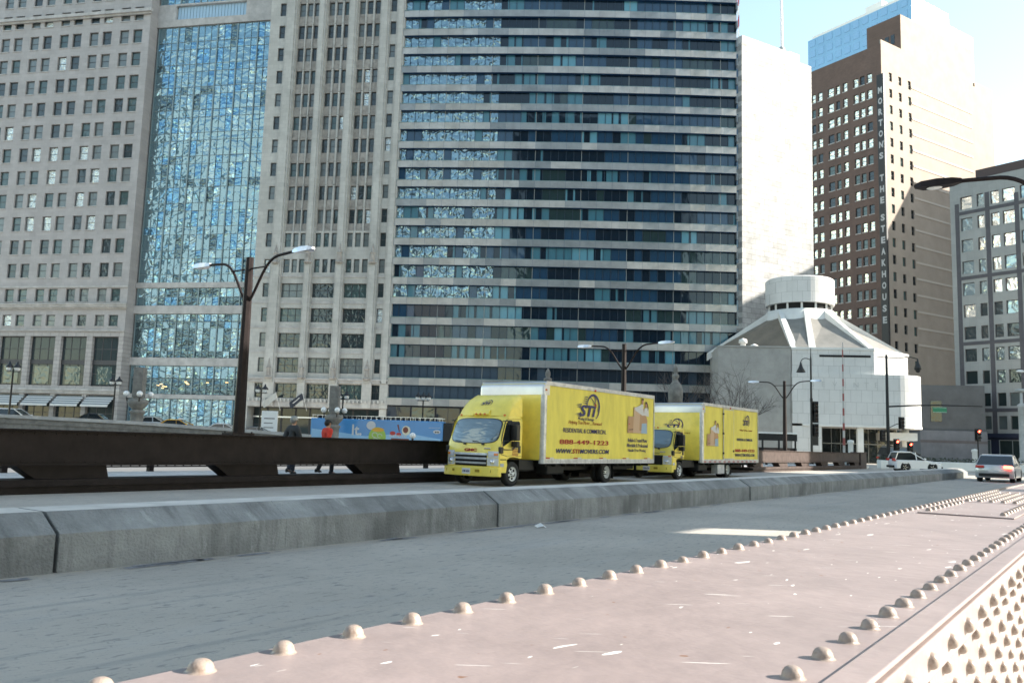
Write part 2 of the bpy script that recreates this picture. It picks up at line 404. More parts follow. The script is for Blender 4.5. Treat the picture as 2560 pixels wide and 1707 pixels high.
# ------------------------------------------------------------------ ground and roads
mb = MB(); mb.quad((-1500,-1500,-.35),(1500,-1500,-.35),(1500,2500,-.35),(-1500,2500,-.35))
tag(mb.build('ground', mat('far_paving', (.16,.16,.16), .9, var=.2, vscale=.05)), kind='structure')
def bsheet(name, s0, s1, t0, t1, z, m, n=40, th=0):
    mb = MB()
    if th: mb.box(s0, s1, -t1, -t0, z-th, z)
    else: mb.quad((s0,-t1,z),(s1,-t1,z),(s1,-t0,z),(s0,-t0,z))
    o = mb.build(name, m); o.rotation_euler = (0,0,BROT)
    return tag(o, kind='structure')
bsheet('road', -40, 82, -18.2, -1.1, 0, M['asphalt'], th=.2)
bsheet('sidewalk', -40, 80, -23.2, -18.75, .2, M['walk'], th=.45)
bsheet('pavement', -40, 62, -.36, 8, .15, M['walk'], th=.4)
# Wacker-side street: level on the right, climbing to the left
def rise(X): return 1.5*max(0., min(1., (-14-X)/24.))
mb = MB(); xs = [-260,-90,-38,-30,-22,-14,-4,10,60,160]; ys = [84,96,108,135]
for x0, x1 in zip(xs, xs[1:]):
    ya, yb = (78 if x0 < 12 else 72), (78 if x1 < 12 else 72)
    mb.quad((x0,ya,rise(x0)+.01),(x1,yb,rise(x1)+.01),(x1,260 if x1>60 else 122,rise(x1)+.01),(x0,260 if x0>=60 else 122,rise(x0)+.01))
    mb.quad((x0,ya,rise(x0)+.01),(x0,ya,-.4),(x1,yb,-.4),(x1,yb,rise(x1)+.01))
tag(mb.build('street', M['asphalt']), kind='structure')
mb = MB()
for x0, x1 in zip(xs[:-2], xs[1:-1]):
    z0, z1 = rise(x0)+.14, rise(x1)+.14
    mb.quad((x0,112,z0),(x1,110,z1),(x1,150,z1),(x0,150,z0)); mb.quad((x0,112,z0-.15),(x1,110,z1-.15),(x1,110,z1),(x0,112,z0))
tag(mb.build('pavement', M['walk']), kind='structure')
# cracked seam strips in the roadway beside the median
mb = MB(); random.seed(3)
for k in range(60):
    s = random.uniform(1,60); t = -8.12+random.uniform(-.03,.06); l = random.uniform(.2,.9)
    mb.quad((s,-t-.05,.006),(s+l,-t-random.uniform(.03,.1),.006),(s+l,-t+random.uniform(.02,.09),.006),(s,-t+.05,.006))
o = tag(mb.build('road_grit', mat('pale_grit', (.30,.30,.31), .95, var=.5, vscale=9)), kind='stuff'); o.rotation_euler = (0,0,BROT)
tag(o, 'pale grit and salt collected along the foot of the median barrier', 'grit')

# ------------------------------------------------------------------ concrete median
sec = [(-3.2,4.13,'leftmost'),(4.16,11.1,''),(11.13,22.33,''),(22.40,60.2,'')]
labs = ['grey concrete median barrier block cut by the left edge of the picture', 'stained grey concrete median barrier with chipped upper lip in the left foreground',
        'grey concrete median barrier section directly in front of the first yellow truck', 'long grey concrete median barrier section running to its end beside the silver car']
brks = [[-3.2,.4,4.13],[4.16,6.85,9.6,11.1],[11.13,12.6,16.2,19.1,22.33],[22.40,27.6,33,39,46,53,60.2]]
csec = [(-.42,0),(.8,0),(.8,.36),(.45,.55),(-.11,.55),(-.42,.36)]
for (a,b,_), lab, bk in zip(sec, labs, brks):
    t = thing('median_barrier', lab, 'barrier', B(a,-8.67,0), BROT, 'concrete median barrier sections')
    mb = MB()
    for x0, x1 in zip(bk, bk[1:]):
        d = random.uniform(-.008,.008)
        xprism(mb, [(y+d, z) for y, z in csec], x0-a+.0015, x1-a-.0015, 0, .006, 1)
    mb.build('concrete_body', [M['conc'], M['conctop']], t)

# ------------------------------------------------------------------ far girder
def far_girder(s0, s1, lab, sup, m):
    t = thing('bridge_girder', lab, 'girder', B(s0,-18.3,0), BROT, 'bridge girders')
    L_ = s1-s0
    mb = MB(); mb.box(0,L_,0,.5,.62,1.285); mb.build('web', m, t)
    mb = MB(); mb.cbox(-.02,L_+.02,-.06,.56,1.287,1.325,.006); mb.build('top_flange', m, t)
    mb = MB(); mb.box(0,L_,-.05,.55,.575,.617)
    x = .6
    while x < L_: mb.box(x,x+.012,-.004,-.001,.62,1.284); x += 2.335*4
    mb.build('lower_flange', m, t)
    mb = MB(); mb.box(-.02,L_+.02,-.16,.6,.16,.30); mb.box(-.02,L_+.02,-.08,.55,0,.158); mb.build('bottom_chord', m, t)
    for a, b in sup:
        mb = MB(); mb.prism([(a-s0+.30,.302),(b-s0+.02,.302),(b-s0-.05,.574),(a-s0-.1,.574)], .06, .5); mb.build('support', m, t)
    mb = MB(); x = .1
    while x < L_:
        mb.ball((x,-.06,1.306),.013,6,half=False); mb.ball((x,0,1.24),.016,6); mb.ball((x,0,.66),.016,6); x += .22
    tag(mb.build('rivet', m, t), kind='stuff')
    return t
far_girder(-14, 30.2, 'long dark maroon riveted girder with open slots below, left of the first truck', [(8.35+4.68*k, 10.2+4.68*k) for k in range(-5,5)], M['iron'])
far_girder(49.2, 75, 'brown riveted girder behind the yellow trucks, ending beside the white car', [(50.2+4.68*k, 52+4.68*k) for k in range(6)], M['iron2'])
far_girder(30.25, 49.15, 'dark girder stretch hidden behind the two yellow trucks', [(31.7+4.68*k, 33.6+4.68*k) for k in range(4)], M['iron'])
t = thing('end_post', 'dark square steel post closing the end of the brown girder', 'post', B(75.1,-18.3,0), BROT)
mb = MB(); mb.cbox(0,1.9,-.1,.7,0,1.33,.03); mb.build('post_body', M['iron2'], t)
mb = MB(); mb.cbox(-.05,1.95,-.15,.75,1.33,1.39,.02); mb.build('post_cap', M['iron2'], t)

# outer railing of the far sidewalk
t = thing('bridge_railing', 'low dark railing along the outer edge of the far sidewalk', 'railing', B(-14,-23,0), BROT)
mb = MB(); mb.box(0,94,0,.12,1.1,1.18); mb.box(0,94,.03,.09,.32,.36); mb.build('rail', M['iron'], t)
mb = MB(); x = 0
while x < 94: mb.box(x,x+.03,.04,.07,.36,1.1); x += .28
tag(mb.build('baluster', M['iron'], t), kind='stuff')
for k in range(24):
    mb = MB(); mb.box(k*4,k*4+.14,-.02,.14,.2,1.24); mb.build('railing_post', M['iron'], t)

# ------------------------------------------------------------------ near girder with its rivets
ng = thing('riveted_girder', 'sunlit pale rose riveted girder with flaked paint along the foreground', 'girder', B(-3,0,0), BROT, 'bridge girders')
G0, G1, G2 = 0, 10.42, 60.
def ny(t): return -t
for a, b in ((G0,G1),(G1+.035,G2)):
    mb = MB(); mb.cbox(a,b,ny(-.375),ny(-1.2),.955,.99,.004); mb.build('top_plate', M['plate'], ng)
    mb = MB(); mb.box(a,b,ny(-.372),ny(-.39),.15,.954); mb.box(a,b,ny(-1.17),ny(-1.188),.02,.954); mb.build('side_plate', M['plate2'], ng)
    mb = MB(); mb.cbox(a,b,ny(-.34),ny(-.3715),.905,.981,.003); mb.cbox(a,b,ny(-.34),ny(-.398),.991,1.001,.003); mb.build('edge_angle', M['plate2'], ng)
mb = MB(); mb.box(G1-.01,G1+.05,ny(-.38),ny(-1.19),.5,.95); mb.build('joint_gap', M['dark'], ng)
mb = MB(); mb.cbox(8.8,G1-.01,ny(-.56),ny(-1.08),.991,.999,.003); mb.cbox(G1+.045,12.6,ny(-.56),ny(-1.08),.991,.999,.003); mb.build('cover_plate', M['plate'], ng)
riv = []                                                            # (x, y, z, sideways)
x = 3.66
while x < 40: riv.append((x, 1.162, .99, 0)); x += .158
x = 4.08
while x < 40: riv.append((x, .452, .99, 0)); x += .166
for r, z in enumerate((.945,.868,.80,.735,.67,.605,.54)):
    x = 3.3+(.115 if r % 2 else 0)
    while x < 16: riv.append((x, .34 if r == 0 else .3725, z, 1)); x += .23
for y in (1.04,.63):
    x = 8.95
    while x < 12.5:
        if abs(x-G1) > .06: riv.append((x, y, .999, 0))
        x += .16
x = G1+.15
while x < 12.5:
    for y in (.72,.8,.88,.96): riv.append((x, y, .999, 0))
    x += .16
RP = [(.0245,0),(.0225,.0012),(.0203,.003),(.0198,.006),(.0182,.0115),(.0145,.0170),(.009,.0203),(.003,.0214),(0,.0215)]
mbr = MB(); mbr.lathe(RP, n=16); rmesh = mbr.build('rivet', M['rivet'])
rme = rmesh.data; bpy.data.objects.remove(rmesh)
Mng = mtx(ng)
riv.sort(key=lambda r: -seen(Mng @ Vector(r[:3])))
for x, y, z, sd in riv[:100]:
    o = bpy.data.objects.new('rivet', rme); COL.objects.link(o); o.parent = ng; o.location = (x,y,z)
    o.rotation_euler = (R(90) if sd else 0, 0, random.uniform(0,6) if not sd else 0)
    k = random.uniform(.86,1.0); o.scale = (k,k*random.uniform(.95,1.05),k*random.uniform(.9,1.1))
mb = MB()
for x, y, z, sd in riv[100:]:
    if sd: mb.lathe([(a,-h) for a, h in RP], (x,y,z), n=10, axis='y')
    else: mb.lathe(RP, (x,y,z), n=10)
tag(mb.build('rivet', M['rivet'], ng), kind='stuff')

# unseen long board on posts, added off to the right to shade the road
t = thing('added_sunshade', 'added unseen hoarding raised on steel posts beside the bridge', 'blocker', B(0,9,0), BROT)
mb = MB(); mb.box(-18,22.6,-.25,.25,8.2,21); mb.box(22.6,24.1,-.25,.25,9.7,21); mb.box(24.1,70,-.25,.25,8.2,21); mb.build('board', mat('sunshade', (.34,.33,.31), .8, var=.2, vscale=.4), t)  # notched underside lets a stripe of sun onto the road
for x in (-17,18,35,66):
    mb = MB(); mb.box(x-.25,x+.25,-.7,-.28,0,20); mb.build('post', M['iron2'], t)
mb = MB(); mb.box(-18,70,.26,.6,12,12.2); mb.box(-18,70,-.29,-.27,20.5,21.2); mb.build('catwalk', M['iron2'], t)
# ------------------------------------------------------------------ the moving trucks
YEL = (.93,.75,.13)
M['yel']  = mat('yellow_truck_paint', YEL, .32, var=.12, vscale=2.5, coat=.25)
M['yel2'] = mat('yellow_vinyl_panel', (.80,.69,.11), .42, var=.14, vscale=1.1, bump=.08, bscale=2.5, stretch=(2.5,1,.7))
M['shield'] = wavy('windscreen_glass', (.20,.25,.27), .5, .06, 2.2, .35, .05, .9, (1,1.0,3.2))
M['cglass'] = mat('car_glass', (.012,.016,.018), .04, spec=.8)
M['navy'] = mat('navy_lettering', (.02,.022,.12), .5)
M['redt'] = mat('red_lettering', (.38,.02,.015), .5)
M['ruston'] = mat('orange_lettering', (.34,.1,.015), .5)
M['rail'] = mat('white_aluminium_rail', (.58,.59,.61), .4, .3, var=.25, vscale=5)
M['cap'] = mat('polished_box_cap', (.60,.61,.63), .3, .6, var=.06, vscale=3)
M['under'] = mat('chassis_black', (.012,.012,.012), .7, var=.4, vscale=6)
M['tan'] = mat('printed_cardboard', (.45,.27,.15), .6); M['tan2'] = mat('printed_cardboard_pale', (.55,.38,.25), .6)
M['pwhite'] = mat('printed_white', (.6,.6,.6), .6); M['skinp'] = mat('printed_skin', (.5,.27,.18), .6); M['pdark'] = mat('printed_dark', (.05,.03,.025), .6)
M['pblue'] = mat('printed_pale_blue', (.3,.42,.55), .6); M['pred'] = mat('printed_red', (.5,.06,.05), .6)

def lerp_tab(tab, z):
    for (a, xa), (b, xb) in zip(tab, tab[1:]):
        if z <= b: return xa+(xb-xa)*max(0,(z-a)/(b-a))
    return tab[-1][1]
FRONT = [(.3,.79),(.6,.82),(.95,.835),(1.28,.80),(1.5,.72),(1.75,.615),(2.0,.49),(2.1,.42)]
def fx(y, z): return lerp_tab(FRONT, z)-.15*(abs(y)/1.02)**3.2
def fpatch(mb, y0, y1, z0, z1, off, th=.02, mi=0, ny_=8, nz_=5, skew=0):
    """a panel lying on the curved cab front"""
    g = [[Vector((fx(y, z)+off, y, z)) for j in range(nz_+1) for y in [y0+(y1-y0)*i/ny_+skew*(j/nz_)] for z in [z0+(z1-z0)*j/nz_]] for i in range(ny_+1)]
    vs = [p for r in g for p in r]; n = nz_+1
    mb.add(vs, [(i*n+j,(i+1)*n+j,(i+1)*n+j+1,i*n+j+1) for i in range(ny_) for j in range(nz_)], mi, True)
    ed = [(i*n) for i in range(ny_+1)]+[ny_*n+j for j in range(1,n)]+[i*n+nz_ for i in range(ny_-1,-1,-1)]+[j for j in range(nz_-1,0,-1)]
    ev = [vs[i] for i in ed]; m = len(ev)
    mb.add(ev+[p-Vector((th,0,0)) for p in ev], [(i,(i+1)%m,m+(i+1)%m,m+i)[::-1] for i in range(m)], mi)
def fshield(mb, hy, z0, z1, off, mi, e=5.):
    zc, hz = (z0+z1)/2, (z1-z0)/2; n = 48; vs = [(fx(0,zc)+off,0,zc)]; fs = []; K = 7
    for k in range(1, K+1):
        for i in range(n):
            a = 2*pi*i/n; c, s = cos(a), sin(a); r = (abs(c)**e+abs(s)**e)**(-1/e)*k/K
            y, z = hy*c*r, zc+hz*s*r; vs.append((fx(y,z)+off, y, z))
    for i in range(n): fs.append((0,1+i,1+(i+1)%n))
    for k in range(K-1):
        for i in range(n): fs.append((1+k*n+i,1+(k+1)*n+i,1+(k+1)*n+(i+1)%n,1+k*n+(i+1)%n))
    mb.add(vs, fs, mi, True)
def loft_y(mb, prof, st, mi=0, smooth=True):
    """side profile (x,z) swept across the vehicle; st: (y, function of (x,z) giving the shifted point)"""
    n = len(prof); vs = [(f(x,z)[0], y, f(x,z)[1]) for y, f in st for x, z in prof]
    fs = []
    for i in range(len(st)-1):
        for j in range(n): fs.append((i*n+j, i*n+(j+1)%n, (i+1)*n+(j+1)%n, (i+1)*n+j))
    mb.add(vs, fs, mi, smooth)
    mb.add(vs[:n], [tuple(range(n-1,-1,-1))], mi); mb.add(vs[-n:], [tuple(range(n))], mi)
def TX(x, y, z): return Matrix(((-1,0,0,x),(0,0,1,y),(0,1,0,z),(0,0,0,1)))        # lettering on the near side
def TF(x, y, z): return Matrix(((0,0,1,x),(1,0,0,y),(0,1,0,z),(0,0,0,1)))         # lettering on the front
def wheel(par, x, y, z, r, w, dual=False, white=True):
    sgn = 1 if y > 0 else -1
    t = MB()
    for k in range(2 if dual else 1):
        yo = y-sgn*k*(w+.05)
        t.lathe([(r*.58,-w/2),(r*.8,-w/2),(r*.95,-w*.46),(r,-w*.3),(r,w*.3),(r*.95,w*.46),(r*.8,w/2),(r*.58,w/2)], (x,yo,z), 28, axis='y')
    ty = t.build('tyre', M['black'], None, fix=True)
    m = MB()
    d = [-.5,.5]
    ins = .06 if dual else 0
    yf = y+sgn*(w*.5-.02-ins*1.2)
    m.lathe([(r*.6,y+sgn*w*.5-yf-sgn*.004),(r*.56,0),(r*.5,-sgn*.03),(r*.42,-sgn*(.035 if not dual else .09)),(r*.26,-sgn*(.01 if not dual else .1)),(r*.2,sgn*.02),(r*.16,sgn*.05),(0,sgn*.055)], (x,yf,z), 28, axis='y')
    for k in range(6):
        a = k*pi/3+.3; m.lathe([(.036,-.015*sgn),(.036,.012*sgn),(0,.012*sgn)], (x+r*.38*cos(a),yf-sgn*(.02 if not dual else .085),z+r*.38*sin(a)), 10, 1, axis='y')
    for k in range(6):
        a = k*pi/3; m.lathe([(.016,0),(.016,.05*sgn),(0,.055*sgn)], (x+r*.21*cos(a),yf,z+r*.21*sin(a)), 8, 2, axis='y')
    wt = bpy.data.objects.new('wheel', ty.data); COL.objects.link(wt); bpy.data.objects.remove(ty)
    wt.parent = par; wt.data.name = 'tyre'
    m.build('rim', [M['white'] if white else M['rail'], M['dark'], M['under']], wt, fix=False)
    return wt

def sti_logo(mb, MX, k=1., small=False):
    """crescent ring, italic letters, speed lines and a star; MX maps (right, up, out) in metres"""
    def P(a, b, o=.004): return MX @ Vector((a*k, b*k, o))
    n = 40; A0, A1 = R(175), R(-68); vs = []
    for i in range(n+1):
        f = i/n; a = A0+(A1-A0)*f; w = .035+.05*sin(pi*min(1,f*1.05))
        vs += [P(.45*cos(a), .45*sin(a)), P((.45-w)*cos(a), (.45-w)*sin(a))]
    mb.add(vs, [(2*i,2*i+1,2*i+3,2*i+2) for i in range(n)], 0)
    for pts in ([(-.28,.33),(-.1,.26),(.06,.12),(.16,-.02)], [(.02,.42),(.12,.28),(.16,.12),(.1,-.02)], [(.4,.12),(.36,-.02),(.3,-.16)]):
        vs = []
        for i, (a, b) in enumerate(pts): vs += [P(a-.022,b), P(a+.022,b+.01)]
        mb.add(vs, [(2*i,2*i+1,2*i+3,2*i+2) for i in range(len(pts)-1)], 0)
    put_text(mb, 'STi', MX @ Matrix.Translation((-.92*k,-.36*k,.008)), 0, width=1.08*k, height=.40*k, size=1, off=.035, shear=.25)
    for y, a, l in ((.05,-1.12,.32),(.0,-1.2,.36),(-.06,-1.14,.3),(-.27,-1.2,.34),(-.31,-1.26,.4),(-.36,-1.12,.3),(.32,-.66,.24),(.25,-.7,.26),(.18,-.76,.3),(.11,-.82,.36)):
        mb.add([P(a,y), P(a+l,y-.02), P(a+l,y+.02)], [(0,1,2)], 0)
    vs = [P(.13,.06,.012)]+[P(.13+r*sin(i*pi/5), .06+r*cos(i*pi/5), .012) for i in range(10) for r in [.095 if i % 2 == 0 else .04]]
    mb.add(vs, [(0,1+i,1+(i+1)%10)[::-1] for i in range(10)], 1)

def movers_photo(mb, MX):
    """the printed cut-out of two movers behind a pile of boxes; materials follow the list at the call"""
    def poly(pts, mi, o): mb.add([MX @ Vector((a,b,o)) for a, b in pts], [tuple(range(len(pts)))], mi)
    poly([(0,0),(.55,0),(.55,.62),(.06,.62)], 0, .004); poly([(.45,0),(1.55,0),(1.6,.45),(1.45,.95),(.5,.98)], 1, .006)
    poly([(.95,.1),(1.6,.1),(1.62,.5),(1.4,.86),(1.0,.7)], 0, .008); poly([(.55,.95),(1.15,1.1),(1.35,.7),(1.2,.68),(.6,.86)], 2, .01)
    poly([(1.1,0),(1.6,0),(1.55,.4),(1.15,.38)], 6, .011)
    poly([(1.0,.98),(1.25,.98),(1.28,1.1),(1.05,1.12)], 2, .012); poly([(1.3,.7),(1.72,.66),(1.7,.95),(1.5,1.02),(1.36,.96)], 2, .013)
    for cx, cy, h in ((1.2,1.22,4),(1.5,1.1,4)):
        poly([(cx+.085*cos(a*pi/6), cy+.12*sin(a*pi/6)) for a in range(12)], 3, .014)
        poly([(cx+.09*cos(a*pi/6), cy+.05+.09*sin(a*pi/6)) for a in range(0,7)], h, .016)
    poly([(1.56,1.16),(1.63,.86),(1.68,1.0),(1.62,1.16)], 4, .017)
    poly([(.12,.1),(.45,.12),(.45,.15),(.12,.13)], 4, .008); poly([(.1,.3),(.2,.32),(.2,.36),(.1,.34)], 5, .008)
PH = [M['tan'], M['tan2'], M['pwhite'], M['skinp'], M['pdark'], M['pred'], M['pblue']]

def truck(label, s0, bx0, bx1, rear, first):
    t = thing('box_truck', label, 'truck', B(s0,-16.45,0), R(234), 'yellow moving trucks')
    hw = 1.02
    # cab shell with the wheel arch cut into it
    prof = [(.79,.42),(.82,.6),(.835,.95),(.80,1.28),(.72,1.5),(.615,1.75),(.49,2.0),(.40,2.10),(.28,2.155),(0,2.18),(-.38,2.175),(-.48,2.12),(-.5,2.0),(-.5,.86),
            (-.42,.845),(-.2,.885),(0,.9),(.18,.88),(.33,.80),(.44,.66),(.5,.42)]
    def sh(y, k):
        def f(x, z):
            x2 = x-(.15*(abs(y)/1.02)**3.2 if x > .35 else 0); z2 = z-(k if z > 2.05 else 0)
            if x < -.4 and k: x2 = x+k*.5
            return x2, z2
        return f
    ys = [(-1.02,.10),(-1.005,.05),(-.96,.015),(-.85,0),(-.6,0),(-.3,0),(0,0),(.3,0),(.6,0),(.85,0),(.96,.015),(1.005,.05),(1.02,.10)]
    mb = MB(); loft_y(mb, prof, [(y, sh(y,k)) for y, k in ys]); cab = mb.build('cab', M['yel'], t, fix=True)
    bev = cab.modifiers.new('edge','EDGE_SPLIT'); bev.split_angle = R(38)
    mb = MB(); fshield(mb, .93, 1.285, 2.075, .006, 1); fshield(mb, .90, 1.31, 2.05, .012, 0); ws = mb.build('windscreen', [M['shield'], M['blackp']], t)
    for y0, d in ((-.25,.42),(.45,.42)):
        mb = MB(); mb.tube([(fx(y0,1.29)+.03,y0,1.27),(fx(y0-d*.5,1.36)+.035,y0-d*.5,1.345),(fx(y0-d,1.34)+.035,y0-d,1.36)], .011, 6); mb.box(fx(y0,1.27)+.0,fx(y0,1.27)+.05,y0-.03,y0+.05,1.24,1.29); mb.build('wiper', M['blackp'], t)
    # nose
    mb = MB(); fpatch(mb,-.62,.62,.60,.93,.004,.01,1); fpatch(mb,-.64,.64,.93,1.0,.03,.05,0)
    if first: fpatch(mb,-.62,.62,.80,.865,.03,.05,0); fpatch(mb,-.6,.6,.67,.725,.03,.05,0)
    mb.build('grille', [M['rail'] if first else M['blackp'], M['dark']], t)
    for sg in (-1,1):
        mb = MB(); fpatch(mb,sg*.64,sg*.985,.62,.86,.016,.03,0,6,4); fpatch(mb,sg*.66,sg*.985,.875,1.06 if first else .98,.014,.03,0,6,4)
        h = mb.build('headlight', M['lens'], t)
        mb = MB(); fpatch(mb,sg*.86,sg*.975,.93,1.0,.024,.02,0,4,3); mb.ball((fx(sg*.8,.74)+.0,sg*.8,.74),.075,12,1); mb.build('indicator', [M['amber'], M['chrome']], h)
    mb = MB()
    n = 14; pts = []
    for i in range(n+1):
        y = -1.06+2.12*i/n; pts.append((.97-.15*(abs(y)/1.02)**3.2, y))
    bp = pts+[(.62,1.06),(.62,-1.06)]
    mb.zprism(bp, .30, .575); bu = mb.build('bumper', M['yel'], t)
    md = bu.modifiers.new('edge','BEVEL'); md.width = .025; md.segments = 2; md.limit_method = 'ANGLE'
    mb = MB()
    for y0, y1 in ((-.92,-.72),(-.62,-.40),(.28,.5),(.62,.88)):
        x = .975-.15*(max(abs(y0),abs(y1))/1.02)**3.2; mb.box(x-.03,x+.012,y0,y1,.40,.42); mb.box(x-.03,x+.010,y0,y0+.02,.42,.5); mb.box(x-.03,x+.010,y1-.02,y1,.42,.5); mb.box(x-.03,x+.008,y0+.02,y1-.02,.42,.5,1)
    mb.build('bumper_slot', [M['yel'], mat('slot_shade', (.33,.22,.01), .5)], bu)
    mb = MB(); mb.cbox(.975,.985,-.19,.13,.36,.53,.003); lp = mb.build('license_plate', M['white'], t)
    mb = MB(); put_text(mb,'138 624',TF(.987,-.16,.41),0,width=.26,height=.07,size=1,off=.02); mb.build('plate_number', M['navy'], lp)
    mb = MB()
    if first: put_text(mb,'GMC',TF(fx(.1,1.1)+.012,-.24,1.04),0,width=.48,height=.09,size=1,off=.03,ext=.01); mb.build('badge', [M['redt']], t)
    else: mb.box(fx(0,1.1)-.01,fx(0,1.1)+.012,-.5,.5,1.08,1.095); mb.build('nose_seam', M['under'], t)
    mb = MB(); mb.cbox(fx(.62,1.13),fx(.62,1.13)+.02,.5,.74,1.12,1.16,.006); mb.build('name_badge', M['chrome'], t)
    # doors, one on each side
    for sg in (1,-1):
        y = sg*1.02
        dp = [(.62,.98),(.64,1.2),(.56,1.6),(.42,1.96),(.34,2.03),(-.36,2.06),(-.43,2.0),(-.43,.92),(-.2,.93),(0,.96),(.3,.92)]
        mb = MB(); mb.prism([(x*1.02+.004, 1.5+(z-1.5)*1.02) for x, z in dp], y-sg*.02, y+sg*.005, 1); mb.prism(dp, y-sg*.02, y+sg*.010, 0)
        d = mb.build('door', [M['yel'], M['under']], t)
        mb = MB(); mb.prism([(.57,1.2),(.60,1.34),(.50,1.65),(.40,1.93),(.33,1.985),(-.26,2.0),(-.31,1.94),(-.31,1.5),(-.25,1.45),(.1,1.4)], y+sg*.011, y+sg*.016, 0); mb.build('window', M['cglass'], d)
        mb = MB(); mb.cbox(-.36,-.23,y+sg*.011,y+sg*.03,1.02,1.24,.008); mb.build('handle', M['blackp'], d)
        mb = MB(); mb.cbox(.56,.7,y-.09 if sg<0 else y-.06,y+.06 if sg<0 else y+.05,1.0,1.2,.02); mb.build('corner_light', M['blackp'], t)
        mb = MB(); mb.cbox(.02,.2,sg*1.17-.13,sg*1.17+.13,1.40,1.88,.03); mb.cbox(.02,.17,sg*1.17-.12,sg*1.17+.12,1.2,1.38,.03)
        mr = mb.build('mirror', M['blackp'], t)
        mb = MB(); mb.tube([(.56,sg*1.0,1.98),(.3,sg*1.14,2.0),(.14,sg*1.17,1.9),(.14,sg*1.17,1.2),(.2,sg*1.16,1.12),(.6,sg*1.0,1.12)], .016, 8); mb.build('mirror_arm', M['blackp'], mr)
        mb = MB(); mb.cbox(.48,.66,y-.01,y+.02 if sg>0 else y-.02,.60,.70,.006); mb.build('side_marker', M['lens'], t)
    mb = MB()
    if first:
        sti_logo(mb, TX(-.12,1.034,1.23), .22)
        for z, w in ((1.13,.2),(1.085,.32),(1.04,.3),(.995,.34),(.95,.32)): mb.box(.08-.5*(.36-w)-w,.08-.5*(.36-w),1.031,1.034,z-.014,z+.014,2)
        mb.box(.36,.66,1.022,1.03,.80,.83,3)
    else:
        for z, w in ((.98,.2),(.94,.22),(.90,.2)): mb.box(-.1-w,-.1,1.031,1.034,z-.012,z+.012,0)
    mb.build('door_lettering', [M['navy'], M['redt'], M['ruston'], M['under']], t)
    # roof fairing or plain roof lights
    if first:
        fp = [(.36,2.15),(.27,2.33),(.12,2.53),(-.08,2.70),(-.28,2.80),(-.46,2.845),(-.49,2.82),(-.49,2.15)]
        mb = MB(); st = []
        for y, k, b in [(-.98,.60,.05),(-.965,.80,.03),(-.92,.93,.01),(-.8,1,0),(-.5,1,0),(-.15,1,0),(.15,1,0),(.5,1,0),(.8,1,0),(.92,.93,.01),(.965,.80,.03),(.98,.60,.05)]:
            def f(x, z, k=k, b=b, y=y): return x-(.13*abs(y)**3 if x > -.3 else 0), 2.14+(z-2.14)*k
            st.append((y, f))
        loft_y(mb, fp, st); fo = mb.build('roof_fairing', M['yel'], t, fix=True)
        fo.modifiers.new('edge','EDGE_SPLIT').split_angle = R(50)
        mb = MB(); mb.prism([(.34,2.17),(.40,2.20),(.33,2.31),(.2,2.38),(.2,2.17)], -.32, .32, 0, .01); mb.build('scoop', M['yel'], fo)
        LM = Matrix.Translation((.075,-.02,2.56)) @ Matrix.Rotation(R(-42),4,'Y') @ TF(0,0,0)
        mb = MB(); sti_logo(mb, LM @ Matrix.Translation((.12,0,.012)), .28); mb.build('fairing_lettering', [M['navy'], M['redt']], fo)
        lights = [(.395,-.17,2.2),(.40,0,2.2),(.395,.17,2.2),(.28,.86,2.17),(.28,-.86,2.17)]
    else: lights = [(.34,-.17,2.16),(.34,0,2.16),(.34,.17,2.16),(.22,.86,2.11),(.22,-.86,2.11)]
    for p in lights:
        mb = MB(); mb.ball(p,.036,10,0,(1,1.3,.9)); mb.build('marker_light', M['amber'], t)
    # cargo box
    bw = 1.3; z0, z1 = .70, 3.33
    mb = MB(); mb.box(bx1,bx0-.02,-bw+.02,bw-.02,z0+.1,z1-.06); cb = mb.build('cargo_box', M['yel2'], t)
    mb = MB(); mb.prism([(bx0+.0,z0+.12),(bx0+.012,z0+.12),(bx0+.012,2.93),(bx0,2.93)], -bw+.13, bw-.13); mb.build('front_panel', M['yel'], t)
    mb = MB(); cp = [(bx0+.02,2.90)]+[(bx0-.19+.21*cos(a*pi/16), 3.13+.21*sin(a*pi/16)) for a in range(0,9)]+[(bx0-.3,3.34),(bx0-.3,2.90)]
    n = len(cp); K = 6; stn = []
    for y, k in [(-bw,.93),(-bw+.03,.975),(-bw+.09,1),(0,1),(bw-.09,1),(bw-.03,.975),(bw,.93)]:
        def f(x, z, k=k): return bx0-.3+(x-bx0+.3)*k, 2.9+(z-2.9)*k
        stn.append((y, f))
    loft_y(mb, cp, stn); co_ = mb.build('front_cap', M['cap'], t, fix=True); co_.modifiers.new('edge','EDGE_SPLIT').split_angle = R(40)
    for sg in (-1,1):
        mb = MB(); mb.tube([(bx0-.1,sg*(bw-.1),z0),(bx0-.1,sg*(bw-.1),2.93)], .118, 16); mb.build('corner_post', M['rail'], t)
        mb = MB(); mb.cbox(bx1,bx0-.12,sg*bw-.03,sg*bw+.012,3.21,3.345,.008); mb.build('top_rail', M['rail'], t)
        mb = MB(); mb.cbox(bx1,bx0-.1,sg*bw-.03,sg*bw+.014,z0,z0+.155,.006)
        x = bx0-.5
        while x > bx1: mb.box(x-.006,x+.006,sg*bw+.0145,sg*bw+.0165,z0+.01,z0+.15,1); x -= .52
        mb.box(bx1,bx0-.15,sg*bw+.0145,sg*bw+.0165,z0+.075,z0+.081,1); mb.build('bottom_rail', [M['rail'], mat('seam_shade', (.25,.26,.28), .6)], t)
        mb = MB(); mb.ball((bx0-.1,sg*(bw-.02),3.06),.055,10,0,(1.4,.7,.8)); mb.build('marker_light', M['amber'], t)
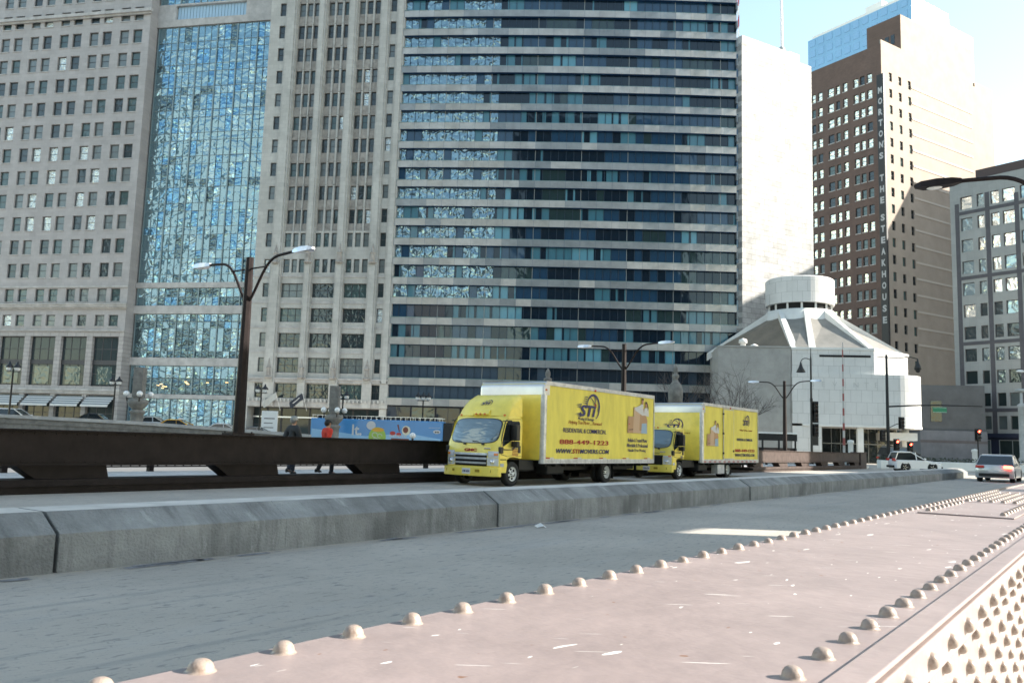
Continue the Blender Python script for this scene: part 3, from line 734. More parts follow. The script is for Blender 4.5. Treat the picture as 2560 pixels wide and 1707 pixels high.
        mb = MB(); mb.ball((bx0-3.2,sg*(bw+.015),3.23),.05,10,0,(1.3,.6,.8)); mb.build('marker_light', M['red'], t)
    mb = MB(); mb.box(bx1-.01,bx1+.04,-bw-.012,bw+.012,z0,z1+.01); mb.build('rear_frame', M['rail'], t)
    y = bw+.003
    k = 0; x = bx0-.12
    while x > bx1+.3:
        if first:
            mb = MB(); mb.box(x-.27,x,y,y+.004,.865,.90,0); mb.box(x-.5,x-.275,y,y+.004,.865,.90,1); mb.build('reflective_tape', [M['redt'], M['pwhite']], t); x -= 1.72
        else:
            mb = MB(); mb.box(x-.26,x,bw+.017,bw+.021,z0+.03,z0+.075,0); mb.box(x-.5,x-.265,bw+.017,bw+.021,z0+.03,z0+.075,1); mb.build('reflective_tape', [M['redt'], M['pwhite']], t); x -= .56
    S = lambda s: s0-s
    if first:
        mb = MB(); sti_logo(mb, TX(S(25.82),y,2.66), 1.0); mb.build('logo', [M['navy'], M['redt']], t)
        rows = [('Moving & Storage',24.8,25.87,2.14,.13,0,.2,.0),('Helping You Move ... Forward',24.2,26.43,1.99,.15,2,.3,.0),('RESIDENTIAL & COMMERCIAL',23.89,26.75,1.73,.15,0,0,.003),
                ('888-449-1223',23.68,26.92,1.34,.155,1,0,.012),('Reliable & Trusted Mover',28.4,29.96,1.49,.14,0,0,.0),('Affordable & Professional',28.3,30.0,1.30,.14,0,0,.0),('Hassle Free Moving',28.41,29.84,1.10,.14,0,0,.0)]
        for tx, a, b, z, h, mi, shr, of in rows:
            mb = MB(); put_text(mb, tx, TX(S(a),y+.002,z), mi, width=b-a, height=h, size=1, shear=shr, off=of); mb.build('lettering', [M['navy'], M['redt'], M['ruston']], t)
        mb = MB(); put_text(mb,'WWW.',TX(S(23.47),y+.002,1.035),0,width=.97,height=.15,size=1,off=.014,shear=.2); put_text(mb,'STI',TX(S(24.48),y+.002,1.035),1,width=.46,height=.15,size=1,off=.014,shear=.2)
        put_text(mb,'MOVERS.COM',TX(S(24.97),y+.002,1.035),0,width=2.0,height=.15,size=1,off=.014,shear=.2); mb.build('lettering', [M['navy'], M['redt']], t)
        mb = MB(); movers_photo(mb, TX(S(28.33),y,1.83)); mb.build('printed_picture', PH, t)
    else:
        mb = MB(); sti_logo(mb, TX(S(40.75),y,2.72), .62); mb.build('logo', [M['navy'], M['redt']], t)
        mb = MB(); sti_logo(mb, TF(bx0+.016,.12,2.35), .62); put_text(mb,'Helping You Move ... Forward',TF(bx0+.016,-.62,1.93),2,width=1.35,height=.1,size=1,shear=.3); mb.build('logo', [M['navy'], M['redt'], M['ruston']], t)
        for tx, a, b, z, h, mi, of in (('Helping You Move ... Forward',39.7,41.35,2.2,.1,2,0),('RESIDENTIAL & COMMERCIAL',39.33,41.4,1.74,.12,0,.01),('888-449-1223',39.1,41.66,1.21,.14,1,.012),('WWW.STIMOVERS.COM',39.1,41.66,.99,.14,0,.006)):
            mb = MB(); put_text(mb, tx, TX(S(a),y+.002,z), mi, width=b-a, height=h, size=1, off=of); mb.build('lettering', [M['navy'], M['redt'], M['ruston']], t)
        mb = MB(); movers_photo(mb, TX(S(35.75),y,1.45) @ Matrix.Diagonal((.8,.85,1,1))); mb.build('printed_picture', PH, t)
        mb = MB(); mb.cbox(S(38.9),S(37.62),y+.002,y+.022,.86,3.18,.006); mb.box(S(38.86),S(37.66),y+.0225,y+.024,.9,3.14,1)
        for z in (1.1,2.0,2.9): mb.box(S(37.7),S(37.58),y,y+.035,z,z+.08,2)
        mb.box(S(38.86),S(38.76),y+.02,y+.05,1.2,1.28,2); mb.build('side_door', [M['rail'], M['yel2'], M['under']], t)
    # running gear
    mb = MB(); mb.box(bx1+.2,.6,-.5,-.38,.45,.66); mb.box(bx1+.2,.6,.38,.5,.45,.66)
    x = bx0-.3
    while x > bx1: mb.box(x-.05,x,-1.2,1.2,.60,.70); x -= .6
    mb.box(-.9,.5,-.45,.45,.35,.75); mb.box(bx0-.05,-.5,-.9,.9,.5,.8); mb.box(rear-.08,rear+.08,-.9,.9,.3,.46); mb.build('chassis', M['under'], t)
    mb = MB(); mb.cbox(-2.9,-1.9,.55,1.05,.34,.66,.06); mb.build('fuel_tank', M['under'], t)
    if not first: mb = MB(); mb.cbox(S(38.0),S(37.2),.9,1.22,.2,.62,.02); mb.build('tool_box', M['rail'], t)
    for sg in (-1,1):
        wheel(t, 0, sg*.9, .38, .38, .23, False); wheel(t, rear, sg*.98, .38, .38, .22, True)
        mb = MB(); mb.box(rear-.62,rear-.6,sg*.72-.3,sg*.72+.3,.14,.62); mb.build('mud_flap', M['under'], t)
    mb = MB(); mb.box(bx1+.1,bx1+.18,-1.1,1.1,.3,.42); mb.box(bx1+.1,bx1+.16,-.6,-.5,.42,.7); mb.box(bx1+.1,bx1+.16,.5,.6,.42,.7); mb.build('rear_bumper', M['under'], t)
    return t
truck('yellow box truck with rounded roof fairing and phone number on its side, leading', 21.47, -1.25, -9.08, -5.73, True)
truck('yellow box truck with flat cab roof and narrow side door, following behind', 33.53, -1.74, -8.68, -5.18, False)

# ------------------------------------------------------------------ cars
def car(label, loc, rotz, paint, L_=4.6, Wd=1.8, H=1.45, suv=False, group=None, sign=None, tl=False):
    t = thing('car', label, 'car', loc, rotz, group)
    h2, hl = Wd/2, L_/2; sill = .22; belt = H*(.60 if suv else .63); hood = belt-.06
    wr = .34 if suv else .31; xf, xr = hl-.82, -hl+.85
    def arch(x): return [(x+wr*1.18*cos(a), wr+wr*1.18*sin(a)) for a in [R(d) for d in range(-12,193,17)]]
    up = [(-hl,.42),(-hl+.02,.75),(-hl+.08,belt-.03),(-hl+(.12 if suv else .75),belt)] if True else []
    prof = up+[(hl-1.35,belt),(hl-.7,hood-.03),(hl-.18,hood-.16),(hl-.03,.62),(hl,.42),(hl-.08,sill)]
    prof += [p for p in arch(xf) if p[1] > sill]+[p for p in arch(xr) if p[1] > sill]+[(-hl+.1,sill)]
    st = []
    for y, k in [(-h2,.12),(-h2+.03,.05),(-h2+.12,.015),(-h2*.6,0),(0,0),(h2*.6,0),(h2-.12,.015),(h2-.03,.05),(h2,.12)]:
        def f(x, z, k=k, y=y):
            e = (abs(x)/hl)**6*.22*(abs(y)/h2)**3
            return x-math.copysign(e,x), z-(k if z > belt-.25 else 0)
        st.append((y, f))
    mb = MB(); loft_y(mb, prof, st); body = mb.build('body', paint, t, fix=True); body.modifiers.new('edge','EDGE_SPLIT').split_angle = R(42)
    # greenhouse
    if suv: gp = [(-hl+.14,belt-.02),(-hl+.38,H-.09),(-hl+.6,H-.04),(hl-2.35,H-.06),(hl-1.35,belt-.02)]
    else: gp = [(-hl+.55,belt-.02),(-hl+1.25,H-.09),(-hl+1.55,H-.04),(hl-2.25,H-.06),(hl-1.3,belt-.02)]
    def tum(y, x, z): return y*(1-.17*max(0,(z-belt)/(H-belt)))
    def gh(mb, sc, mi, lo=None, pts=None):
        g = pts or gp; n = len(g); vs = []
        for yy in (-h2+.04, h2-.04): vs += [(x, tum(yy,x,z)*sc, z) for x, z in g]
        mb.add(vs, [tuple(range(n)), tuple(range(2*n-1,n-1,-1))]+[(i,n+i,n+(i+1)%n,(i+1)%n) for i in range(n)], mi)
    mb = MB(); gh(mb, 1, 0); mb.build('windows', M['cglass'], t, fix=True)
    rf = [gp[1],gp[2],gp[3]]
    mb = MB(); vs = []
    for k, dz in ((.0,0),(.05,.045)):
        for x, z in rf:
            for yy in (-h2+.04, h2-.04):
                xx = x+(k if x < 0 and (x,z) == rf[0] else (-k if (x,z) == rf[2] else 0)); vs.append((xx, tum(yy,x,z)*(1.01-k*1.2), z+dz))
    mb.add(vs, [(6,7,9,8),(8,9,11,10),(0,2,8,6),(2,4,10,8),(3,1,7,9),(5,3,9,11),(1,0,6,7),(4,5,11,10),(0,1,3,2),(2,3,5,4)], 0)
    for sg in (-1,1):
        for (a, b), w in (((gp[0],gp[1]),.09),((gp[4],gp[3]),.07),(((-.15 if suv else -.1,belt-.02),(-.2,H-.06)),.08),((gp[1],gp[3]),.06)):
            pa = (a[0], sg*(tum(h2-.04,*a)+.004), a[1]); pb = (b[0], sg*(tum(h2-.04,*b)+.004), b[1]); mb.bar(pa, pb, .02, w)
    mb.build('roof', paint, t, fix=True)
    for x in (xf,xr):
        for sg in (-1,1):
            m2 = MB(); m2.lathe([(wr*.6,-.1),(wr*.95,-.1),(wr,-.06),(wr,.06),(wr*.95,.1),(wr*.6,.1)], (x,sg*(h2-.12),wr), 24, axis='y'); w = m2.build('wheel', M['black'], t, fix=True)
            m2 = MB(); m2.lathe([(wr*.62,0),(wr*.55,-.03*sg),(wr*.2,-.01*sg),(0,0)], (x,sg*(h2-.04),wr), 20, 0, axis='y')
            for k in range(5):
                a = k*2*pi/5; m2.bar((x+.05*cos(a),sg*(h2-.035),wr+.05*sin(a)),(x+wr*.58*cos(a),sg*(h2-.035),wr+wr*.58*sin(a)),.03,.02,1)
            m2.build('rim', [M['under'], M['alu']], w)
            m2 = MB(); m2.lathe([(wr*1.2,-.05),(wr*1.2,.0)], (x,sg*(h2-.2),wr), 24, axis='y'); m2.lathe([(wr*1.2,0),(.02,0)], (x,sg*(h2-.24),wr), 24, axis='y'); m2.build('wheel_well', M['dark'], t)
    for sg in (-1,1):
        m2 = MB(); m2.cbox(hl-.24,hl-.07,sg*(h2-.32)-.17,sg*(h2-.32)+.17,.60,.74,.03); m2.build('headlight', M['lens'], t)
        m2 = MB(); m2.cbox(-hl-.004,-hl+.16,sg*(h2-.25)-.2,sg*(h2-.25)+.2,.74 if not suv else .8,.88 if not suv else 1.0,.02); m2.build('tail_light', M['redlit'] if tl and sg < 0 else M['red'], t)
        m2 = MB(); m2.cbox(hl-1.5,hl-1.36,sg*(h2+.08)-.09,sg*(h2+.08)+.09,belt+.0,belt+.13,.03); m2.build('mirror', paint, t)
        for x in (.15,-.9):
            m2 = MB(); m2.cbox(x-.1,x+.08,sg*h2-.01,sg*h2+.02,belt-.2,belt-.17,.006); m2.build('handle', paint, t)
    m2 = MB(); m2.box(-hl-.01,-hl+.02,-.26,.26,.52,.63); m2.build('license_plate', M['pwhite'], t)
    m2 = MB(); m2.box(-hl-.03,-hl+.1,-h2+.2,h2-.2,.3,.46); m2.build('bumper_trim', M['under'], t)
    m2 = MB(); m2.box(hl-.1,hl+.02,-h2+.25,h2-.25,.26,.44); m2.build('bumper_trim', M['under'], t)
    if sign:
        m2 = MB(); m2.prism([(-.15,H+.01),(.15,H+.01),(.08,H+.16),(-.08,H+.16)], -.3, .3); m2.build('roof_sign', M['lampw'], t)
    return t
cw = mat('white_car_paint', (.72,.73,.74), .25, coat=.5); cs = mat('silver_car_paint', (.5,.51,.52), .28, .5, coat=.5)
cy = mat('yellow_taxi_paint', (.65,.32,.01), .3, coat=.5); cd = mat('dark_car_paint', (.02,.022,.026), .22, coat=.5); cg = mat('grey_car_paint', (.16,.17,.18), .28, .3, coat=.5)
G = 'cars on the street behind the girder'
def wk(x, Y): X = (x-1280)/2122.4*Y; return (X, Y, rise(X)+.01)
car('white sports utility car at the far left behind the girder', wk(52,87), R(3), cw, 5.0, 1.95, 1.75, True, G)
car('dark car with a glossy roof parked under the striped awnings', wk(236,88), R(184), cd, 4.7, 1.85, 1.5, False, G)
car('silver car just left of the yellow taxi', wk(402,96), R(4), cs, 4.6, 1.8, 1.5, False, G)
car('yellow taxi with a roof sign left of the big lamp post', wk(462,86), R(3), cy, 4.7, 1.82, 1.42, False, G, True)
car('white car half hidden by the big lamp post', wk(578,88), R(4), cw, 4.6, 1.8, 1.45, False, G)
car('grey car with a curved roof right of the big lamp post', wk(660,90), R(2), cg, 4.5, 1.8, 1.4, False, G)
car('small white hatchback crossing the junction in front of the church', (31.3,66,.012), R(-4), cw, 3.7, 1.7, 1.55, True, None)
car('silver saloon seen from behind beyond the end of the median', B(54.5,-5.9,0), BROT, cs, 4.8, 1.82, 1.48, False, None, None, True)
car('dark van waiting under the church overhang', (42.5,92,.0), R(8), cd, 5.2, 2.0, 2.1, True, None)
# ------------------------------------------------------------------ people
def skinned(name, verts, edges, m, parent, sub=2):
    """verts: (x,y,z,rx,ry). Vertex 0 is the root"""
    me = bpy.data.meshes.new(name); me.from_pydata([v[:3] for v in verts], edges, [])
    o = bpy.data.objects.new(name, me); COL.objects.link(o)
    o.modifiers.new('skin', 'SKIN'); sv = o.modifiers.new('sub', 'SUBSURF'); sv.levels = sv.render_levels = sub
    for d, v in zip(me.skin_vertices[0].data, verts): d.radius = (v[3], v[4] if len(v) > 4 else v[3])
    me.skin_vertices[0].data[0].use_root = True
    dg = bpy.context.evaluated_depsgraph_get(); dg.update()
    nm = bpy.data.meshes.new_from_object(o.evaluated_get(dg)); bpy.data.objects.remove(o)
    nm.materials.clear(); nm.materials.append(m); nm.polygons.foreach_set('use_smooth', [True]*len(nm.polygons))
    o = bpy.data.objects.new(name, nm); COL.objects.link(o); o.parent = parent
    return o
M['skin'] = mat('skin', (.46,.27,.19), .55)
def person(label, loc, rotz, coat, trou, hairc, k=1., phase=1, hood=False, head_turn=0):
    t = thing('person', label, 'person', loc, rotz, 'people walking on the far sidewalk'); t.scale = (k,k,k)
    p = phase
    # joints
    hip = .93; F = {1: (.16*p, -.06), -1: (-.2*p, .0)}
    V = [(0,0,.95,.125,.10),(0,0,1.1,.12,.09),(0.01,0,1.27,.145,.10),(.01,0,1.41,.12,.085),(.02,0,1.49,.052,.052),(.035,0,1.56,.066,.07),(.04,0,1.64,.078,.088),(.03,0,1.71,.055,.06),
         (.105,0,1.60,.016,.016),(.085,0,1.545,.03,.03)]
    E = [(0,1),(1,2),(2,3),(3,4),(4,5),(5,6),(6,7),(6,8),(5,9)]
    J = [v for v in V[:4]]; JE = [(0,1),(1,2),(2,3)]; T = [(0,0,.97,.135,.11),(0,0,.86,.12,.1)]; TE = [(0,1)]
    feet = []
    for sg in (1,-1):
        st = .20*p*sg; kx = st*.55+.07; b = len(V)
        ank = (st-.04, sg*.10, .09+(.06 if st < 0 else 0)); kn = (kx, sg*.10, .50)
        V += [(0.0,sg*.09,.88,.085,.09),(*kn,.058),(*ank,.042),(ank[0]+.13,sg*.11,.045+(.02 if st < 0 else 0),.036)]
        E += [(0,b),(b,b+1),(b+1,b+2),(b+2,b+3)]
        c = len(T); T += [(0.0,sg*.09,.83,.105,.1),(*kn,.078),(ank[0]+.01,ank[1],ank[2]-.035,.072)]; TE += [(1,c),(c,c+1),(c+1,c+2)]
        feet.append(ank)
        # arm swings against the leg; elbow bent, wrist, palm and five fingers
        sw = -.16*p*sg; a = len(V); el = (sw*.5-.02, sg*.235, 1.13); wr = (sw+.08, sg*.235, .90)
        V += [(0.0,sg*.165,1.40,.062),(*el,.045),(*wr,.028),(wr[0]+.02,sg*.235,.84,.034,.02)]
        E += [(3,a),(a,a+1),(a+1,a+2),(a+2,a+3)]
        for q, (dx, l) in enumerate(((.035,.06),(.013,.07),(-.008,.066),(-.028,.052))):
            f = len(V); V += [(wr[0]+.02+dx,sg*.235,.80,.0095),(wr[0]+.03+dx,sg*.228,.80-l*.55,.0085),(wr[0]+.035+dx,sg*.212,.80-l,.0075)]; E += [(a+3,f),(f,f+1),(f+1,f+2)]
        f = len(V); V += [(wr[0]+.06,sg*.222,.835,.0105),(wr[0]+.078,sg*.212,.80,.009)]; E += [(a+2,f),(f,f+1)]
        c = len(J); J += [(0.0,sg*.175,1.40,.102),(el[0],el[1],el[2],.078),(wr[0]-.005,wr[1],wr[2]+.03,.058)]; JE += [(3,c),(c,c+1),(c+1,c+2)]
    skinned('body', V, E, M['skin'], t)
    J = [(0,0,.84,.175,.135),(0,0,1.0,.165,.13),(0,0,1.15,.16,.125),(.01,0,1.30,.175,.125),(.01,0,1.42,.135,.10),(.015,0,1.50,.075,.075)]+J[4:]
    JE = [(0,1),(1,2),(2,3),(3,4),(4,5)]+[(x+2 if x > 3 else 4, y+2) if x == 3 else (x+2, y+2) for x, y in JE[3:]]
    skinned('coat', J, JE, coat, t)
    skinned('trousers', T, TE, trou, t)
    mb = MB(); mb.ball((.02,0,1.665),.112,16,0,(1.02,.9,.92),True); mb.ball((-.02,0,1.64),.10,14,0,(.9,.98,1.0))
    mb.build('hair', hairc, t)
    if hood:
        mb = MB(); mb.lathe([(.118,1.64),(.122,1.67),(.112,1.73),(.08,1.775),(0,1.79)], (.02,0,0), 18); mb.build('knit_hat', hood, t)
    for sg in (1,-1):
        mb = MB(); mb.ball((.112,sg*.032,1.645),.011,8); mb.build('eye', M['blackp'], t)
    mb = MB(); mb.box(.104,.113,-.022,.022,1.572,1.579); mb.build('mouth', mat('lips', (.3,.1,.09), .6), t)
    for a in feet:
        mb = MB(); mb.ball((a[0]+.05,a[1],a[2]-.075),.06,12,0,(2.3,.85,1.3),True); mb.ball((a[0]-.03,a[1],a[2]-.02),.06,12,0,(.9,.85,1.1)); mb.build('shoe', M['blackp'], t)
    return t
def cloth(n, c): return mat(n, c, .9, var=.25, vscale=7, bump=.4, bscale=25)
person('person in a long dark grey coat and pale knit hat walking behind the girder', B(17.0,-20.4,.2), BROT+.1, cloth('dark_grey_wool',(.035,.04,.045)), cloth('dark_jeans',(.02,.026,.04)), mat('grey_hair',(.2,.19,.18),.8), .975, 1, cloth('pale_knit',(.35,.36,.34)))
person('person in a bright red padded jacket with dark hair walking behind the girder', B(17.9,-19.9,.2), BROT-.15, cloth('red_padding',(.62,.05,.03)), cloth('black_trousers',(.014,.014,.016)), mat('dark_hair',(.012,.01,.009),.7), .95, -1)

# ------------------------------------------------------------------ street lamps on the girders
def bez(p0, p1, p2, p3, n=14):
    p0, p1, p2, p3 = map(Vector, (p0,p1,p2,p3))
    return [p0*(1-u)**3+p1*3*u*(1-u)**2+p2*3*u*u*(1-u)+p3*u**3 for u in [i/n for i in range(n+1)]]
def street_lamp(label, s, tt, zb, top=5.95, hm=None):
    t = thing('street_lamp', label, 'street lamp', B(s,tt,zb), BROT, 'twin armed street lamps on the bridge')
    h = top-zb
    mb = MB(); mb.cbox(-.34,.34,-.22,.22,.002,.05,.008)
    for x in (-.28,.28):
        for y in (-.17,.17): mb.lathe([(.02,.05),(.02,.085),(0,.09)], (x,y,0), 8)
    mb.build('base_plate', M['pole'], t)
    mb = MB(); n = 8; rs = [(.155,.05),(.15,.4),(.102,h-.05),(.102,h)]
    mb.lathe(rs+[(0,h+.02)], n=n, smooth=False); mb.build('pole', M['pole'], t)
    mb = MB(); mb.tube([(0,-.75,h-.30),(0,.75,h-.30)], .022, 8); mb.build('crossbar', M['pole'], t)
    for sg in (1,-1):
        mb = MB(); mb.tube(bez((0,sg*.09,h-1.15),(0,sg*.45,h-.75),(0,sg*.62,h-.12),(0,sg*1.15,h-.06))+[Vector((0,sg*1.6,h-.03)),Vector((0,sg*1.85,h-.02))], .036, 10); mb.build('arm', M['pole'], t)
        mb = MB(); vs = []
        for y, w, z0, z1 in ((1.72,.04,-.05,.02),(1.86,.09,-.075,.045),(2.1,.135,-.085,.055),(2.35,.12,-.07,.045),(2.47,.05,-.04,.01)):
            vs += [(-w,sg*y,h+z0),(w,sg*y,h+z0),(w*.7,sg*y,h+z1),(-w*.7,sg*y,h+z1)]
        mb.add(vs, [(i*4+j,i*4+(j+1)%4,i*4+4+(j+1)%4,i*4+4+j) for i in range(4) for j in range(4)]+[(0,1,2,3),(16,17,18,19)], 0, False)
        hd = mb.build('lamp_head', hm or M['alu'], t, fix=True)
        mb = MB(); mb.ball((0,sg*2.15,h-.083),.085,12,0,(1,1.5,-.35),True); mb.build('lamp_glass', M['lampw'], hd)
    return t
street_lamp('large dark twin armed lamp on the left girder, nearest the camera', 13.65, -18.5, 1.326)
street_lamp('twin armed lamp rising behind the roof of the first truck', 34.2, -18.5, 1.326)
street_lamp('sunlit twin armed lamp standing on the brown girder right of the trucks', 56.6, -18.5, 1.326)
street_lamp('lamp on the near girder of which one curved arm enters at upper right', 15.9, -.40, 1.003, 6.05, M['pole'])  # dark pole colour on this lamp's heads stands for their shade
# ------------------------------------------------------------------ building materials
M['sA'] = stone('rose_grey_limestone', (.42,.40,.395), 1.1, 3.78/6, .012, .16, .8)
M['sAr'] = stone('rusticated_limestone', (.43,.405,.39), 1.5, .62, .035, .2, .55)
M['sC'] = stone('cream_terracotta', (.50,.49,.46), .9, .6, .012, .2, .75, vs=.2)
M['sC2'] = mat('spandrel_terracotta', (.37,.34,.31), .75, var=.35, vscale=1.5)
M['trim'] = mat('cornice_stone', (.46,.445,.43), .75, var=.25, vscale=.8)
M['frame'] = mat('window_frame_bronze', (.05,.05,.055), .5)
M['framew'] = mat('window_frame_pale', (.35,.37,.37), .5)
gA = [wavy('old_pane', (.035,.05,.055), 0, .06, 1.5, .5, .06, .7), wavy('old_pane_blind', (.13,.155,.155), 0, .25, 1.5, .4, .06, .6, coat=.6),
      wavy('old_pane_green', (.06,.10,.10), 0, .08, 1.2, .5, .08, .7), wavy('old_pane_bright', (.55,.6,.6), .7, .05, 2.2, .9, .12, .9, (1,1,3))]
gB = [wavy('tower_pane', (.22,.34,.39), .75, .05, .62, .55, .3, .8, (1,1,1.5)), wavy('tower_pane_blue', (.15,.31,.44), .75, .05, .7, .8, .4, .8, (1,1,1.6)), wavy('tower_pane_dark', (.12,.18,.20), .8, .05, .75, 1., .42, .8, (1,1,1.6)), wavy('tower_pane_pale', (.32,.45,.49), .75, .08, .7, 1., .42, .8, (1,1,1.4))]
gD = [wavy('hotel_pane_dark', (.006,.017,.032), 0, .04, .5, .15, .1, .5), wavy('hotel_pane_curtain', (.04,.16,.22), 0, .3, .5, .1, .1, .5, coat=.7), wavy('hotel_pane_blue', (.018,.058,.115), 0, .05, .5, .15, .1, .6),
      wavy('hotel_pane_warped', (.22,.32,.37), .72, .05, .9, .8, .35, .8), wavy('hotel_pane_pale_curtain', (.10,.29,.38), 0, .4, .5, .1, .1, .5, coat=.6), wavy('hotel_pane_teal', (.02,.045,.05), 0, .05, .6, .3, .1, .7)]
gN = M['frame']; M['frameb'] = mat('curtain_wall_frame', (.22,.29,.31), .45, .3)
gShop = wavy('shop_pane', (.035,.05,.055), 0, .07, .45, .12, .06, .35)
rnd = random.random

# ------------------------------------------------------------------ A: limestone block with paired windows, far left
PA = (-57.57, 128.)
b = frame('stone_building', 'rose grey limestone office block with paired windows at far left', 'building', PA, 101.5)
Mb = mtx(b); X0, X1 = -40., -1.45
holes = []; wins = []; big = []
for i in range(7):
    r = -2.75-5.5*i
    rows = [(30.8+3.78*k-2.3, 30.8+3.78*k) for k in range(12) if k not in ()]+[(24.75,27.),(20.95,22.95),(17.1,18.85)]
    for z0, z1 in rows:
        if 66.6 < z1 < 68.2: z1 -= .3
        for a0, a1 in ((r-1.62,r),(r-4.0,r-2.38)):
            holes.append((a0,a1,z0,z1)); g = random.choices([0,1,2,3],[.22,.46,.27,.05 if not (30<z1<46 and 1<=i<=3) else .5])[0]
            def f(mb, a0=a0, a1=a1, z0=z0, z1=z1, g=g):
                win(mb,a0,a1,z0,z1,.32,g+1,1,2,.09)
                mb.box(a0-.05,a1+.05,-.1,.0-.003,z0-.14,z0-.002,5)
            wins.append((((a0+a1)/2,0,z0), f))
    holes.append((r-4.05,r+.45,7.9,15.5))
    def f(mb, r=r):
        win(mb,r-4.05,r+.45,7.9,15.5,.55,6,3,4,.14); mb.box(r-4.05,r+.45,.40,.5,11.2,11.9,0)
        mb.quad((r-3.2,.5,8.2),(r-.6,.5,8.2),(r-.6,.5,10.9),(r-3.2,.5,10.9),3)
    big.append((((r-2),0,9), f))
    holes.append((r-4.3,r+.45,1.0,6.6))
    def f(mb, r=r): win(mb,r-4.3,r+.45,1.0,6.6,.6,6,3,2,.12)
    big.append(((r-2,0,3), f))
mb = MB(); wall_holes(mb,X0,X1,16.4,80,[h for h in holes if h[2] > 16],0,.36)
wall_holes(mb,X0,X1,0,16.4,[h for h in holes if h[2] < 16],-.03,.6,1)
mb.quad((X1,-.03,0),(X1,30,0),(X1,30,16.4),(X1,-.03,16.4),1); mb.quad((X1,0,16.4),(X1,30,16.4),(X1,30,80),(X1,0,80),0); mb.quad((X0,0,80),(X1,0,80),(X1,30,80),(X0,30,80))
mb.build('wall', [M['sA'], M['sAr']], b)
part_list('window', wins, [M['frame']]+gA+[M['trim']], b, Mb)
part_list('shop_window', big, [M['frame']]+gA+[M['trim'],gShop], b, Mb)
for zz in ((19.75,20.0,.25),(20.0,20.35,.55),(20.35,20.55,.7),(23.1,23.4,.14),(16.3,16.5,.2),(6.75,7.15,.2),(7.15,7.5,.4),(67.2,67.5,.3),(67.5,68.0,.6)):
    mb = MB(); mb.box(X0,X1+zz[2]*.6,-.03-zz[2],-.032,zz[0]+.002,zz[1]); mb.build('cornice', M['trim'], b)
st = mat('striped_canvas', (.52,.53,.53), .8)
nt = st.node_tree; N = nt.nodes; L = nt.links; tc = N.new('ShaderNodeTexCoord'); wv = N.new('ShaderNodeTexWave'); wv.inputs['Scale'].default_value = .85; rp = N.new('ShaderNodeValToRGB'); rp.color_ramp.interpolation = 'CONSTANT'
rp.color_ramp.elements[0].color = (.62,.62,.60,1); rp.color_ramp.elements[1].color = (.17,.19,.20,1); rp.color_ramp.elements[1].position = .5
L.new(tc.outputs['Object'], wv.inputs['Vector']); L.new(wv.outputs['Fac'], rp.inputs['Fac']); L.new(rp.outputs['Color'], N['Principled BSDF'].inputs['Base Color'])
for i in range(7):
    r = -2.2-5.2*i
    mb = MB(); mb.prism([(0,0),(0,0)] and [(-.05,6.35),(-1.5,5.0),(-1.5,4.75),(-1.45,4.75),(-1.42,4.96),(0,6.25)], 0, 4.6)
    o = mb.build('awning', st, b); o.rotation_euler = (0,0,R(90)); o.location = (r,0,0)

# ------------------------------------------------------------------ B: glass tower with warped reflections
b = frame('glass_tower', 'narrow blue green glass tower with warped reflections between two stone buildings', 'building', PA, 101.5)
Bx0, Bx1, By = -1.44, 19.3, 2.05
mods = [Bx0+.35+1.155*i for i in range(18)]
def bandB(z0, z1, split, weights, name='window_band', yy=By):
    mb = MB()
    for i, x in enumerate(mods[:-1]):
        x2 = mods[i+1]; cuts = [z0]+[z0+(z1-z0)*s for s in split]+[z1]
        for a, c in zip(cuts, cuts[1:]):
            g = random.choices(range(1,5), weights)[0]; tl = random.uniform(-.004,.004); t2 = random.uniform(-.006,.006)
            mb.quad((x,yy+tl,a),(x2,yy-tl,a),(x2,yy-tl+t2,c),(x,yy+tl+t2,c),g)
            mb.box(x,x2,yy-.06,yy-.014,c-.05,c+.02,0)
        w = .09 if i % 3 == 0 else .022
        mb.box(x-w,x+w,yy-(.16 if i % 3 == 0 else .10),yy-.013,z0,z1,0)
    mb.build(name, [M['frameb']]+gB, b)
for k in range(11): bandB(24.2+3.77*k, 24.2+3.77*(k+1)-.02, [.33], [.6,.17,.08,.15])
bandB(20.6,23.3,[.5],[.3,.2,.3,.2]); bandB(18.2,19.25,[],[.2,.1,.2,.5]); bandB(12.6,18.1,[.18,.82],[.2,.05,.55,.2]); bandB(9.5,11.3,[],[.4,.1,.1,.4]); bandB(7.05,9.4,[],[0,0,1,0]); bandB(.6,6.3,[.55],[.35,.15,.1,.4],'shopfront')
bandB(69.6,79.8,[.33,.66],[.42,.25,.15,.18])
for z0, z1 in ((23.32,24.15),(19.3,20.55),(11.35,12.55),(6.35,7.0),(65.75,66.9)):
    mb = MB(); mb.box(Bx0,Bx1,By-.3,By+.5,z0,z1); mb.build('floor_band', M['trim'], b)
mb = MB(); mb.box(Bx0,Bx1,By-.2,By+.5,69.3,69.58); mb.box(Bx0,1.7,By-.2,By+.5,66.92,69.28); mb.box(14,Bx1,By-.2,By+.5,66.92,69.28); mb.build('service_floor', M['trim'], b)
mb = MB()
for i in range(22): mb.box(1.8+i*.55,2.28+i*.55,By+.25,By+.3,66.92,69.28)
mb.build('louvre', mat('pale_blue_panel', (.36,.52,.66), .4), b)
mb = MB(); mb.box(Bx0,Bx1,By+.51,By+24,0,79.8); mb.build('core', M['frame'], b)
mb = MB()
for x, z in ((3.4,8.3),(3.9,8.5),(4.3,8.2),(4.2,7.9),(4.7,8.1),(8.0,8.9),(8.2,8.7),(8.4,8.55),(11.6,8.8),(14.8,8.9)): mb.box(x,x+.42,By-.05,By-.03,z,z+.07)
mb.build('ceiling_light', mat('warm_lamp', (.6,.4,.2), .5, emit=(1,.62,.25), estr=1.2), b)

